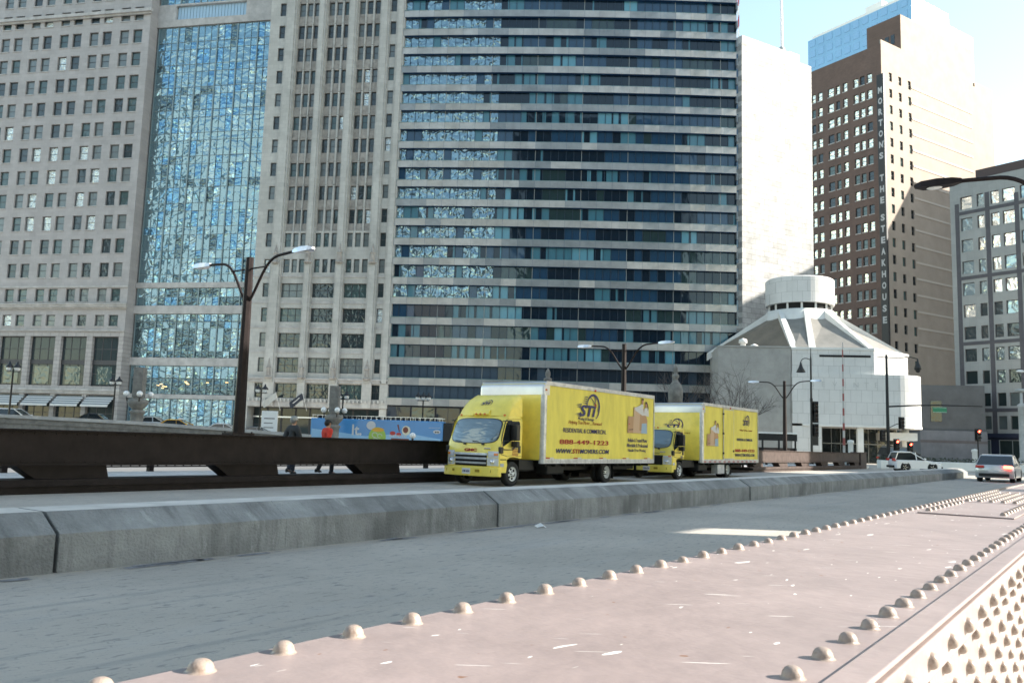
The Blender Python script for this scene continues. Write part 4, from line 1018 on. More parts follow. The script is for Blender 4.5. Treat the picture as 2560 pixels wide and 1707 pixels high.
# ------------------------------------------------------------------ C: slim terracotta tower with piers
PC = (-38.29, 123.06)
b = frame('terracotta_tower', 'slim cream terracotta tower with tall vertical piers beside the hotel', 'building', PC, 98)
Mb = mtx(b); CW = 21.2
bays = [(4.42,7.78,((4.45,5.42),(5.72,6.55),(6.85,7.75))),(9.12,12.5,((9.15,10.0),(10.4,11.2),(11.62,12.46))),(13.92,17.28,((13.95,14.8),(15.15,16.02),(16.4,17.25)))]
holes = [(a,c,31.2,86) for a, c, _ in bays]; wins = []; sub = []
tops = [34.47+3.585*k for k in range(14)]
for z1 in tops+[30.9,27.0,23.43,19.77,16.15,12.5]:
    for a0, a1 in ((1.5,2.42),(18.93,19.8)):
        holes.append((a0,a1,z1-2.05,z1)); g = random.choices([1,2,3,4],[.5,.25,.2,.05])[0]
        def f(mb, a0=a0, a1=a1, z1=z1, g=g): win(mb,a0,a1,z1-2.05,z1,.3,g,1,2,.08)
        wins.append(((a0,0,z1), f))
for a, c, tri in bays:
    hb = []
    for z1 in tops:
        for a0, a1 in tri:
            hb.append((a0,a1,z1-2.1,z1)); g = random.choices([1,2,3,4],[.32,.4,.22,.06 if a < 13 else .15])[0]
            def f(mb, a0=a0, a1=a1, z1=z1, g=g): win(mb,a0,a1,z1-2.1,z1,.62,g,1,2,.07)
            wins.append(((a0,0,z1), f))
    sub.append((a,c,hb))
    for a0, a1 in tri:
        for z0, z1 in ((28.8,30.9),(25.0,27.0)):
            holes.append((a0,a1,z0,z1))
            def f(mb, a0=a0, a1=a1, z0=z0, z1=z1): win(mb,a0,a1,z0,z1,.3,random.choice([1,2,3]),1,2,.07)
            wins.append(((a0,0,z1), f))
    for z0, z1 in ((21.3,23.4),(17.7,19.75),(14.0,16.1),(10.35,12.55),(6.7,8.8)):
        holes.append((a-.1,c,z0,z1))
        def f(mb, a=a, c=c, z0=z0, z1=z1): win(mb,a-.1,c,z0,z1,.4,random.choice([1,1,3,2]),3,2,.08)
        wins.append(((a,0,z0), f))
for a0, a1 in ((1.2,3.0),(18.6,20.1)): holes.append((a0,a1,6.7,8.8)); wins.append(((a0,0,8), lambda mb, a0=a0, a1=a1: win(mb,a0,a1,6.7,8.8,.4,1,2,2,.08)))
mb = MB(); wall_holes(mb,0,CW,5.4,86,holes,0,.36); mb.box(0,.35,.0,20,0,5.39); mb.box(CW-1.2,CW,0,20,0,5.39)
mb.quad((CW,0,0),(CW,25,0),(CW,25,86),(CW,0,86)); mb.quad((0,0,0),(0,0,86),(0,25,86),(0,25,0)); mb.quad((0,0,5.4),(0,5,5.4),(CW,5,5.4),(CW,0,5.4)); mb.build('wall', M['sC'], b)
for a, c, hb in sub:
    mb = MB(); wall_holes(mb,a,c,31.2,86,hb,.36,.26,0)
    for z1 in tops:
        for (p, q), (r, s_) in zip(hb[:2] and bays[[x[0] for x in bays].index(a)][2], bays[[x[0] for x in bays].index(a)][2][1:]): mb.box(q+.06,r-.06,.2,.358,z1-3.4,z1+.1,1)
    mb.build('spandrel_panel', [M['sC2'], M['sC']], b)
part_list('window', wins, [M['frame']]+gA, b, Mb)
for x0, x1, d in ((2.62,4.3,.35),(7.9,9.02,.6),(12.6,13.84,.6),(17.4,18.8,.35),(20.0,21.2,.25)):
    mb = MB(); mb.box(x0,x1,-d,-.002,5.5,86); mb.box(x0+.25,x1-.25,-d-.16,-d-.002,9,86)
    mb.build('pier', M['sC'], b)
    if d > .3:
        for zb in (9.4,26.2):
            mb = MB(); c = (x0+x1)/2
            mb.lathe([(.5,zb),(.62,zb+.2),(.42,zb+.4),(.36,zb+1.4),(.45,zb+1.6),(.32,zb+1.8),(.2,zb+2.3),(.09,zb+2.9),(0,zb+3.1)], (c,-d-.12,0), 6, smooth=False); mb.build('finial', M['sC2'], b)
for z0, z1, d in ((8.95,9.35,.25),(9.35,9.6,.4),(24.3,24.6,.12),(5.5,6.2,.12),(20.4,20.8,.08),(16.8,17.1,.08),(13.2,13.5,.08)):
    mb = MB(); mb.box(-.02,CW+.02,-d,-.003,z0,z1); mb.build('ledge', M['trim'], b)
mb = MB()
for i in range(34): mb.box(.6+i*.6,.85+i*.6,-.5,-.26,6.2,6.6)
tag(mb.build('bracket', M['sC'], b), kind='stuff')
mb = MB()
for i in range(9): win(mb,.4+2.16*i,.4+2.16*(i+1)-.05,.4,5.35,2.2,5+1,1,2,.1)
mb.box(.36,19.9,2.3,3,.0,5.38,0); mb.box(.5,19.8,1.6,2.1,3.9,4.1,5); mb.build('shopfront', [M['frame']]+gA+[M['alu'],gShop], b)

# ------------------------------------------------------------------ D: the hotel slab of metal spandrels and glass ribbons
PD = (-17.44, 120.13)
b = frame('hotel_tower', 'wide blue glass hotel tower striped with pale metal bands behind the trucks', 'building', PD, 92)
DL, FP = 49.0, 2.877
def bulge(x): u = (x-DL/2)/(DL/2); return -.75*(1-u*u)
pans = [mat('metal_panel_%s' % n, c, .42, .45, var=.22, vscale=.5, bump=.12, bscale=1.3) for n, c in (('grey',(.30,.31,.315)),('silver',(.44,.425,.405)),('steel',(.24,.255,.265)),('warm',(.41,.39,.36)))]
tz = mat('teal_sill', (.16,.30,.30), .35, .3); fz = mat('hotel_frame', (.018,.07,.18), .5, .05); fz2 = mat('hotel_mullion', (.025,.05,.085), .45, .2); ds = mat('slate_panel', (.022,.05,.085), .45)
nx_ = 22
for k in range(-7,22):
    z0 = 27.25-1.06+FP*k; z1 = z0+1.0
    mb = MB(); prev = random.choice([0,2])
    for i in range(nx_):
        xa, xb = DL*i/nx_+.012, DL*(i+1)/nx_-.012; ya, yb = bulge(xa)-.28, bulge(xb)-.28
        if i < 5: prev = random.choice([0,1,1,3])
        elif rnd() < .35: prev = random.choice([0,0,2,1])
        if i > 17: prev = random.choice([1,3,0])
        for q, y in ((z0,0),(z1,0)): pass
        mb.quad((xa,ya,z0),(xb,yb,z0),(xb,yb,z1),(xa,ya,z1),prev)
        mb.quad((xa,ya,z0),(xa,ya+.62,z0),(xb,yb+.62,z0),(xb,yb,z0),4); mb.quad((xa,ya,z1),(xb,yb,z1),(xb,yb+.62,z1),(xa,ya+.62,z1),4)
        mb.box(xa-.02,xa-.005,ya-.0,ya+.05,z0,z1,4)
        mb.box(xa-.012,xb+.012,min(ya,yb)+.02,max(ya,yb)+.35,z1+.002,z1+.05,5)
    mb.build('spandrel_band', pans+[fz,tz], b)
    # glass above this spandrel
    g0, g1 = z1+.05, z0+FP-.02
    mb = MB(); n2 = nx_*2; run = 0; cur = 0; slate = k in (-5,)
    for i in range(n2):
        xa, xb = DL*i/n2, DL*(i+1)/n2; ya, yb = bulge(xa)+.3, bulge(xb)+.3
        if run <= 0:
            run = random.choice([1,2,2,3,4]); cur = random.choices([0,1,2,4,5],[.36,.26,.15,.08,.15])[0]
        run -= 1; g = cur
        if i < 13 and k > -3: g = random.choices([3,2,1],[.8,.1,.1])[0]
        if i < 14 and k in (-6,-7): g = 8
        if k in (-6,-7) and i >= 14: g = 0 if i % 19 else 8
        if 30 < i < 37 and k > -2 and rnd() < .7: g = 2  # bluer panes in these columns imitate a reflected streak
        tl = random.uniform(-.006,.006)
        if g in (1,4) and rnd() < .6:                              # a drawn curtain that leaves a gap
            xm = xa+(xb-xa)*random.choice([.7,.8,.25]); ym = bulge(xm)+.3; lo = rnd() < .5
            mb.quad((xa,ya,g0),(xm,ym,g0),(xm,ym,g1),(xa,ya,g1),g if lo else 0); mb.quad((xm,ym,g0),(xb,yb,g0),(xb,yb,g1),(xm,ym,g1),0 if lo else g)
        else: mb.quad((xa,ya+tl,g0),(xb,yb-tl,g0),(xb,yb-tl,g1),(xa,ya+tl,g1),g)
        mb.box(xa-.03,xa+.03,ya-.1,ya-.01,g0,g1,6 if i % 6 else 7)
    mb.build('window_band', gD+[fz2,M['framew'],ds], b)
mb = MB(); mb.zprism([(0,.7),(DL,.7),(DL,22),(0,22)], 0, 27.25+FP*22); mb.quad((DL,-.25,0),(DL,.7,0),(DL,.7,88),(DL,-.25,88))
mb.build('core', ds, b)
mb = MB()
for i in range(14): win(mb,i*3.5+.05,i*3.5+3.45,.3,5.9,-.1,random.choice([1,1,6]),2,1,.1)
mb.build('lobby_glass', [M['frame']]+gD, b)
mb = MB()
for k in range(28): mb.box(DL-.05,DL+.25,-.1,6,8+k*FP,8+k*FP+1.1)
mb.build('side_spandrel', pans[2], b)

# ------------------------------------------------------------------ E: white sunlit tower
PE = (43.75, 160.)
b = frame('white_tower', 'blank white stone tower in full sun right of the hotel', 'building', PE, 60)
M['sE'] = stone('white_marble_panels', (.44,.437,.425), 2.4, 1.05, .05, .4, .6)
mb = MB(); mb.box(0,20,0,20,0,81.4); mb.build('wall', M['sE'], b)
mb = MB(); mb.box(.6,13.8,.5,12,81.41,83.2); mb.box(14.2,17.4,.8,8,81.41,83.6); mb.build('parapet', M['trim'], b)
mb = MB()
for k in range(24):
    for j in range(5): mb.box(-.03,-.003,1+j*3.6,3.2+j*3.6,6+k*3.1,8+k*3.1)
tag(mb.build('window', gD[2], b), kind='stuff')
t = thing('roof_mast', 'thin white mast standing on the white tower', 'mast', (56.5,175,81.4))
mb = MB(); mb.lathe([(.32,0),(.3,12),(.2,26)], n=10); mb.build('pole', M['white'], t)
mb = MB(); mb.lathe([(.5,5),(.7,5.4),(.7,6.2),(.4,6.6)], n=10); mb.build('collar', M['framew'], t)
t = thing('lattice_mast', 'red and white lattice mast peeping out beside the hotel roof edge', 'mast', (45.0,168,81.42))
mb = MB(); mw = MB()
for k in range(9):
    q = mb if k % 2 else mw; z = k*2.4
    for x, y in ((-.3,-.3),(.3,-.3),(.3,.3),(-.3,.3)): q.bar((x,y,z),(x,y,z+2.4),.1)
    q.bar((-.3,-.3,z),(.3,-.3,z+2.4),.08); q.bar((.3,.3,z),(-.3,.3,z+2.4),.08); q.bar((.3,-.3,z),(.3,.3,z+2.4),.08); q.bar((-.3,.3,z),(-.3,-.3,z+2.4),.08)
mw.build('white_section', M['white'], t); mb.build('red_section', M['redt'], t)

# ------------------------------------------------------------------ F: brown brick tower with the sunlit tan side and blade sign
PF = (86.92, 195.)
b = frame('brick_tower', 'brown brick tower with a pale tan sunlit side wall and black blade sign', 'building', PF, 57)
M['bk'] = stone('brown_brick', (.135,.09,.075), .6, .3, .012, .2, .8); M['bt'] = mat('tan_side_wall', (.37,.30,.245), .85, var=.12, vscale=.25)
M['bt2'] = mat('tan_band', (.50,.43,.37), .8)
Ml = mtx(b) @ Matrix.Rotation(-pi/2,4,'Z')
holes = []; wins = []; hol2 = []; win2 = []
gF = [wavy('brick_pane_dark', (.012,.02,.022), 0, .06, 1.5, .3, .05, .7), wavy('brick_pane_bright', (.75,.72,.6), .75, .05, 1.5, .9, .2, .8), wavy('brick_pane_green', (.07,.11,.10), 0, .1, 1.5, .3, .05, .7)]
for k in range(-7,16):
    z1 = 31.6+4.1*k
    for gi, grp in enumerate(((2.55,3.9,4.55,5.8,6.3,7.65),(9.4,10.65,11.5,12.65,13.3,15.0),(16.7,18.0,18.7,19.9,20.6,21.9))):
        for j in range(3):
            a0, a1 = -grp[2*j+1], -grp[2*j]; holes.append((a0,a1,z1-2.25,z1))
            p = .75 if (gi > 0 and k > 0) else (.55 if k > 9 else .12); g = 2 if rnd() < p else random.choice([1,1,3])
            def f(mb, a0=a0, a1=a1, z1=z1, g=g): win(mb,a0,a1,z1-2.25,z1,.3,g,1,2,.1); mb.box(a0-.1,a1+.1,-.12,-.003,z1-2.45,z1-2.26,4)
            wins.append(((a0,0,z1), f))
    for x in (3.0,6.9,10.9):
        hol2.append((x,x+1.25,z1-2.2,z1))
        def f(mb, x=x, z1=z1): win(mb,x,x+1.25,z1-2.2,z1,.3,random.choice([1,1,3]),1,2,.1)
        win2.append(((x,0,z1), f))
mb = MB(); wall_holes(mb,-26,0,0,99.6,holes,0,.3); wl = mb.build('wall', M['bk'], b); wl.rotation_euler = (0,0,-pi/2)
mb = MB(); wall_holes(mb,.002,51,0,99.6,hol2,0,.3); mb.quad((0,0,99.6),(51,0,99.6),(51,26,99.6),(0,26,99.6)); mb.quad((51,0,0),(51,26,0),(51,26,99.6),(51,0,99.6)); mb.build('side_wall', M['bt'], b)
wo = thing('windows_face', None, None); bpy.data.objects.remove(wo)
def part_list_rot(name, items, mats, parent, MM, rot, cap=100):
    before = set(parent.children); part_list(name, items, mats, parent, MM, cap)
    for o in set(parent.children)-before: o.rotation_euler = (0,0,rot)
part_list_rot('window', wins, [M['frame']]+gF+[M['trim']], b, Ml, -pi/2)
part_list('side_window', win2, [M['frame']]+gF, b, mtx(b))
for k in range(17):
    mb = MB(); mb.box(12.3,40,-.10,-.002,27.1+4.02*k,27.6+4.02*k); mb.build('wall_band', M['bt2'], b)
mb = MB(); mb.box(9,42,.35,9.7,99.62,110); mb.box(0,9,.0,.3,99.61,100.6); mb.box(42.1,50.9,.1,.5,99.61,101); mb.build('penthouse', M['bt'], b)
mb = MB(); mb.box(8.96,8.997,.4,9.7,99.62,110); mb.build('penthouse_face', M['bk'], b)
mb = MB()
for j in range(3): mb.box(8.9,8.955,2+j*1.6,3+j*1.6,103,105.4)
mb.build('penthouse_window', gF[0], b)
mb = MB(); mb.lathe([(.8,110.01),(.8,112),(.5,113)], (35,5,0), 12); mb.box(20,26,3,7,110.01,112); mb.build('roof_plant', M['framew'], b)
M['signw'] = mat('dull_white_letters', (.42,.43,.44), .5)
t = thing('blade_sign', 'tall black vertical steakhouse sign on the corner of the brown brick tower', 'sign', (PF[0],PF[1],0), R(-57))
mb = MB(); mb.cbox(-.75,1.05,-.95,-.32,22.5,91.5,.05); mb.build('sign_board', mat('sign_black', (.012,.013,.016), .5), t)
mb = MB()
for j, z in enumerate((24,35,46,57,68,79,90)): mb.bar((-.6,-.33,z),(-.6,.3,z),.18)
mb.build('sign_bracket', M['under'], t)
for word, zt_ in (("MORTON'S",86.7),('THE',65.1),('STEAKHOUSE',55.5)):
    mb = MB(); i = 0
    for ch in word:
        if ch == "'":
            put_text(mb,"'",Matrix.Translation((.75,-.975,zt_-2.7*(i-1)+1.1)) @ Matrix.Rotation(R(90),4,'X'),0,height=.5,size=1); continue
        put_text(mb,ch,Matrix.Translation((-.38,-.975,zt_-2.7*i)) @ Matrix.Rotation(R(90),4,'X'),0,width=1.05,height=1.6,size=1,off=.045); i += 1
    mb.build('lettering', M['signw'], t)

# ------------------------------------------------------------------ G: pale blue tower behind
PG = (160.29, 330.)
b = frame('pale_tower', 'tall pale blue glass tower rising behind the brown brick tower', 'building', PG, 57)
M['gl'] = mat('pale_blue_cladding', (.22,.42,.62), .3, .2, var=.08, vscale=.1); M['gl2'] = mat('pale_blue_window', (.24,.42,.60), .2, .3)
mb = MB(); mb.box(0,27,0,51,0,189); mb.box(27.01,46,0,51,0,184); mb.build('wall', M['gl'], b)
mb = MB(); mb.box(.5,26,2,49,189.01,190.5); mb.box(4,10,16,24,190.51,195); mb.box(6,9,8,14,190.51,193); mb.build('roof_plant', M['white'], b)
for k in range(11):
    mb = MB(); z = 188.5-5*k
    for j in range(11): mb.box(-.12,-.004,2+j*4.5,4.9+j*4.5,z-3.2,z)
    mb.build('window_row', M['gl2'], b)

# ------------------------------------------------------------------ H: grey stone block at the right edge
PH_ = (70.4, 134.)
b = frame('grey_block', 'grey stone office block with dark vertical strips at the right edge', 'building', PH_, 144)
Mh = mtx(b); M['sH'] = stone('grey_granite', (.38,.385,.37), 1.2, 1.75, .012, .12, .75); M['sHd'] = mat('dark_granite_strip', (.095,.09,.10), .6, var=.15, vscale=1); M['navyb'] = mat('navy_base', (.022,.03,.06), .5)
gH = [wavy('granite_pane', (.30,.36,.36), .6, .08, .8, .7, .15, .7), wavy('granite_pane_warm', (.78,.72,.62), .8, .06, .8, .8, .2, .8), wavy('granite_pane_dark', (.03,.045,.045), 0, .06, .8, .4, .1, .7)]
holes = []; wins = []
for u in range(2):
    x = 8.95*u
    for a0, a1 in ((1.62,3.42),(4.2,5.25),(6.25,7.5),(8.0,9.85)):
        for k in range(11):
            z1 = 42.5-3.5*k
            if z1 < 7: continue
            holes.append((x+a0,x+a1,z1-2.02,z1)); g = 2 if (k < 5 and a0 > 6 and rnd() < .8) else random.choice([1,1,3 if k > 4 else 1,2 if k < 6 else 3])
            def f(mb, p=x+a0, q=x+a1, z1=z1, g=g): win(mb,p,q,z1-2.02,z1,.32,g,1,1,.07)
            wins.append(((x+a0,0,z1), f))
HL = 20.5
mb = MB(); wall_holes(mb,0,HL,4.7,45,[h for h in holes if h[1] < HL],0,.32); mb.quad((HL,0,0),(HL,22,0),(HL,22,45),(HL,0,45)); mb.quad((0,0,4.7),(0,0,45),(0,30,45),(0,30,4.7)); mb.quad((0,0,45),(HL,0,45),(HL,22,45),(0,22,45)); mb.build('wall', M['sH'], b)
part_list('window', wins, [M['sHd']]+gH, b, Mh)
for u in range(2):
    for a0, a1, tp in ((.75,1.42,41.5),(5.42,6.1,42.5),(10.0-8.95+8.95-.02,10.45,42.5)):
        x = 8.95*u
        if a0 > 9.9: continue
        mb = MB(); mb.box(x+a0,x+a1,-.02,-.003,4.7,tp); mb.build('dark_strip', M['sHd'], b)
for z in (39.55,29.0,18.55,8.1):
    mb = MB(); mb.box(1.45,HL,-.045,-.022,z,z+.55); mb.build('dark_band', M['sHd'], b)
mb = MB(); mb.box(0,HL,.1,22,0,4.69); mb.box(-.1,HL,-.35,.098,4.2,4.85); mb.build('base', M['navyb'], b)
mb = MB()
for j in range(4): win(mb,1.2+j*5,5+j*5,.5,3.9,.09,random.choice([1,3]),2,1,.1)
mb.build('shopfront', [M['framew']]+gH, b)
mb = MB(); mb.box(3.6,14,1.2,10,45.01,46.8); mb.build('roof_plant', mat('brown_plant_room', (.10,.07,.065), .7), b)

# ------------------------------------------------------------------ low block between church and right edge
b = frame('low_building', 'low blue grey concrete building between the church and the grey block', 'building', (59.8,124), 100)
mb = MB(); mb.box(0,9,0,10,0,4.9); mb.build('wall', mat('blue_grey_concrete', (.15,.165,.19), .85, var=.2, vscale=.6), b)
mb = MB(); mb.box(-.5,9,.5,10,4.92,11.5); mb.build('upper_storey', mat('slate_render', (.10,.11,.12), .8, var=.2, vscale=.5), b)
mb = MB(); mb.box(1.6,3.1,.42,.498,6.2,9.2); mb.build('window', gF[0], b)
mb = MB(); mb.box(-.05,9,-.03,-.003,3.1,3.5); mb.build('dark_band', M['sHd'], b)

# ------------------------------------------------------------------ tower beyond the frame that shades the tan wall
P0 = [(-13,35,150),(0,33,151)]
E_ = lambda a, az, P, z: Vector((P[0]+a*sin(R(az)), P[1]+a*cos(R(az)), z))
def cast(p, X=150): k = (X-p.x)/SV.x; return (p.y+SV.y*k, p.z+SV.z*k)
line = [cast(E_(.5,60,PE,29.2)), cast(E_(20.2,60,PE,39)), cast(E_(-2,57,PF,50)), cast(E_(2.6,57,PF,55.4)), cast(E_(6.3,57,PF,60)), cast(E_(11.9,57,PF,67.5)), cast(E_(22,57,PF,68.1)), cast(E_(46,57,PF,68.4))]
line = sorted(line); y0, y1 = line[0][0]-8, line[-1][0]+2
prof = [(y0,0),(y0,line[0][1])]+line+[(y1,line[-1][1]),(y1,0)]
t = thing('office_tower', 'stepped office tower standing beyond the right edge of the picture', 'building', (150,0,0), R(90))
mb = MB(); mb.prism(prof, -22, 0); mb.build('wall', M['sHd'], t)
# ------------------------------------------------------------------ church
PK = (35.21, 106.)
b = frame('round_church', 'white stone church with a round drum, ribbed conical roof and curved front', 'church', PK, 98)
M['tr'] = stone('travertine', (.66,.655,.64), 1.27, 1.5, .02, .10, .62, vs=.5); M['tr2'] = mat('travertine_plain', (.72,.715,.69), .75, var=.1, vscale=.6)
M['ribc'] = mat('ribbed_concrete', (.36,.355,.34), .85, var=.14, vscale=.8); M['lead'] = mat('lead_roof_panel', (.23,.22,.20), .6, var=.2, vscale=.6)
M['lead2'] = mat('bronze_roof_panel', (.20,.165,.125), .6, var=.2, vscale=.6)
arc = [(12.3+4*cos(R(a)), 4+4*sin(R(a))) for a in range(-90,66,8)]
mb = MB(); mb.zprism([(0,0)]+arc+[(13,14),(0,14)], 4.75, 11.0); mb.build('curved_wall', M['tr'], b)
arc2 = [(12.3+4.05*cos(R(a)), 4+4.05*sin(R(a))) for a in range(-90,66,8)]
mb = MB(); mb.zprism([(1.2,-.06)]+[(x,y-.02) for x,y in arc2]+[(13,13),(1.2,13)], 4.45, 4.74); mb.build('soffit_edge', M['tr2'], b)
mb = MB(); mb.zprism([(.05,.25),(9.9,.25),(15.9,6.9),(11,14),(.05,14)], 11.01, 14.0); mb.build('upper_wall', M['tr'], b)
mb = MB(); mb.zprism([(-.05,.15),(9.95,.15),(16.05,6.9),(11,14.1),(-.05,14.1)], 14.01, 14.3); mb.build('coping', M['tr2'], b)
mb = MB(); mb.box(3.35,9.5,.22,.247,13.1,13.38); mb.build('slot_window', M['dark'], b)
mb = MB(); mb.box(-9,-.02,.35,13,0,14.2)
mb.build('side_block', M['ribc'], b)
mb = MB()
for i in range(20): mb.box(-8.95+i*.45,-8.72+i*.45,.32,.348,1.5,14.15)
mb.build('concrete_ribs', M['ribc'], b)
mb = MB(); mb.box(-9,-.05,.24,13,14.21,14.4); mb.build('coping', M['ribc'], b)
# drum
dc = (3.0,10.5)
mb = MB(); mb.lathe([(4.3,21.1),(4.55,21.1),(4.55,24.55),(4.35,24.7),(0,24.7)], (dc[0],dc[1],0), 48, smooth=False); mb.lathe([(0,21.1),(4.3,21.1)], (dc[0],dc[1],0), 48)
mb.build('drum', M['tr'], b)
mb = MB(); mb.lathe([(4.0,20.2),(4.0,21.1)], (dc[0],dc[1],0), 40); mb.build('clerestory', M['dark'], b)
for k in range(14):
    mb = MB(); a = k*2*pi/14+.1; mb.box(dc[0]+4.15*cos(a)-.12,dc[0]+4.15*cos(a)+.12,dc[1]+4.15*sin(a)-.12,dc[1]+4.15*sin(a)+.12,20.2,21.09); mb.build('clerestory_post', M['tr2'], b)
mb = MB(); mb.lathe([(4.75,18.3),(4.45,20.25),(4.0,20.3)], (dc[0],dc[1],0), 40); mb.build('drum_collar', M['tr2'], b)
Bp = [(-9.6,9),(.4,.6),(2.6,.6),(9.7,.6),(15.6,7),(13,16)]; Ta = [187,226,270,307,350,30]
Tp = [(dc[0]+4.5*cos(R(a)), dc[1]+4.5*sin(R(a))) for a in Ta]
for i in range(5):
    mb = MB(); d = .75
    q = [(Bp[i][0],Bp[i][1],14.3),(Bp[i+1][0],Bp[i+1][1],14.3),(Tp[i+1][0],Tp[i+1][1],19.9-d),(Tp[i][0],Tp[i][1],19.9-d)]
    mb.quad(*q); mb.quad(q[0],q[3],(q[3][0],q[3][1],14),(q[0][0],q[0][1],14)); mb.build('roof_panel', M['lead2'] if i == 0 else M['lead'], b)
for i in range(6):
    mb = MB(); p, q = Vector((*Bp[i],14.2)), Vector((*Tp[i],19.9)); d = (q-p); a = Vector((d.y,-d.x,0)).normalized()*(.42)
    w2 = a*.75
    lo = Vector((0,0,-.9)); hi = Vector((0,0,.12))
    vs = [p-a+lo,p+a+lo,p+a+hi,p-a+hi,q-w2+lo,q+w2+lo,q+w2+hi,q-w2+hi]
    mb.add(vs, [(0,3,2,1),(4,5,6,7),(0,1,5,4),(1,2,6,5),(2,3,7,6),(3,0,4,7)]); mb.build('roof_rib', M['tr2'], b, fix=True)
mb = MB(); mb.lathe([(.35,14.4),(.35,15),(.55,15.05),(.5,15.5),(0,15.7)], (-5.6,3,0), 12); mb.lathe([(.5,14.4),(.6,14.7),(0,15)], (-4.2,3,0), 12); mb.build('roof_vent', M['tr2'], b)
# ground storey
mb = MB(); mb.box(-.0,3.5,.12,5,0,4.44); mb.build('pier', M['tr'], b)
mb = MB(); mb.box(7.8,8.5,.3,1,0,4.44); mb.build('column', M['tr2'], b)
mb = MB(); mb.lathe([(.42,0),(.42,4.44)], (14.2,3.0,0), 16); mb.build('column', M['tr2'], b)
mb = MB(); mb.box(11.5,15.2,1.6,6,3.0,3.95); mb.build('hanging_box', M['tr2'], b)
mb = MB(); mb.box(3.51,14,6,6.3,0,4.4)
for j in range(9): mb.box(3.6+j*1.15,3.66+j*1.15,5.9,5.99,0,4.4,1)
mb.box(3.55,14,5.9,5.99,2.4,2.5,1); mb.build('lobby_glass', [gF[0],M['framew']], b)
mb = MB(); 
for j, ch in enumerate('SEVENTEENTH'): put_text(mb,ch,Matrix.Translation((2.3+j*1.26,-.012 if j < 8 else -.012,9.35)) @ Matrix.Rotation(R(90),4,'X'),0,height=.62,size=1) if 2.3+j*1.26 < 12 else None
mb.build('lettering', mat('engraved_stone', (.50,.50,.49), .9), b)

# ------------------------------------------------------------------ stone parapet along the river street
t = thing('stone_parapet', 'low grey stone parapet along the river street behind the dark girder', 'parapet', (0,0,0))
mb = MB(); mc = MB(); pts = [(-52,69,2.42),(-42,71,2.40),(-33,73.5,2.2),(-25,76,1.87),(-18,77.5,1.5)]
for (xa,ya,za),(xb,yb,zb) in zip(pts,pts[1:]):
    for m_, d, lo, hi in ((mb,.2,-1.3,-.28),(mc,.32,-.278,0),(mb,.27,-.72,-.62)):
        m_.add([(xa,ya-d,za+lo),(xb,yb-d,zb+lo),(xb,yb+d,zb+lo),(xa,ya+d,za+lo),(xa,ya-d,za+hi),(xb,yb-d,zb+hi),(xb,yb+d,zb+hi),(xa,ya+d,za+hi)], [(0,3,2,1),(4,5,6,7),(0,1,5,4),(1,2,6,5),(2,3,7,6),(3,0,4,7)])
mb.build('wall', M['pyl'], t); mc.build('coping', M['conc2'], t)

# ------------------------------------------------------------------ tour bus
BX, BY = -12.9, 84.5
t = thing('tour_bus', 'blue open top tour bus carrying a painted advert with a green jar', 'bus', (BX,BY,.12), R(-2))
M['bb'] = mat('sky_blue_bus_paint', (.07,.27,.58), .35, var=.12, vscale=.35, coat=.3); M['bb2'] = mat('pale_blue_bus_paint', (.30,.52,.74), .4, var=.1, vscale=.5)
BL = 6.5
mb = MB(); mb.cbox(-BL,BL,-1.25,1.25,.45,3.02,.08); mb.build('body', M['bb'], t)
mb = MB(); mb.cbox(BL+.002,BL+1.0,-1.2,1.2,.4,2.9,.1); mb.build('tail', M['blackp'], t)
mb = MB(); mb.box(-BL+.1,BL-.1,-1.2,-1.16,3.3,3.35); mb.box(-BL+.1,BL-.1,1.16,1.2,3.3,3.35)
for k in range(27): mb.box(-BL+.15+k*.48,-BL+.19+k*.48,-1.2,-1.16,3.0,3.3); mb.box(-BL+.15+k*.48,-BL+.19+k*.48,1.16,1.2,3.0,3.3)
mb.build('top_rail', M['alu'], t)
for k in range(20):
    for y0 in (-.95,.1):
        mb = MB(); mb.cbox(-BL+.5+k*.6,-BL+.62+k*.6,y0,y0+.85,2.9,3.36,.02); mb.build('seat_back', M['under'], t)
def fl(mb, pts, mi, o): mb.add([(x,-1.255-o,z) for x, z in pts], [tuple(range(len(pts)))], mi)
def el(cx, cz, rx, rz, n=24): return [(cx+rx*cos(2*pi*i/n), cz+rz*sin(2*pi*i/n)) for i in range(n)]
mb = MB()
fl(mb, [(-6.4,.6),(6.3,.6),(6.3,1.3),(3,1.8),(-1,1.4),(-6.4,2.0)], 5, .004)
fl(mb, el(-.55,2.45,.45,.42), 0, .006); fl(mb, el(.1,1.35,.85,.95), 1, .008); fl(mb, el(.15,2.05,.6,.2), 2, .01)
for cx, cz, rx in ((-.15,1.55,.28),(.35,1.45,.24),(-.05,1.0,.3)):
    n = 20; vs = [(cx+rx*k*cos(a), -1.267, cz+rx*k*.9*sin(a)) for a in [i*1.6*pi/n for i in range(n+1)] for k in (1,.78)]
    mb.add(vs, [(2*i,2*i+1,2*i+3,2*i+2) for i in range(n)], 0)
fl(mb, el(2.9,2.05,.42,.45), 6, .008); fl(mb, el(2.85,2.1,.26,.3), 3, .01); fl(mb, el(1.6,1.75,.28,.2), 4, .01); fl(mb, el(2.2,1.65,.25,.18), 4, .01)
fl(mb, [(2.0,2.6),(2.15,2.6),(2.3,1.9),(2.2,1.9)], 3, .012); fl(mb, [(1.4,1.1),(3.3,1.05),(3.2,1.25),(1.5,1.28)], 3, .01)
fl(mb, el(5.9,2.0,.36,.18), 0, .01); fl(mb, el(5.8,1.97,.09,.08), 7, .012); fl(mb, el(6.02,1.97,.09,.08), 7, .012); fl(mb, [(5.1,2.36),(6.2,2.38),(6.2,2.41),(5.1,2.39)], 0, .01)
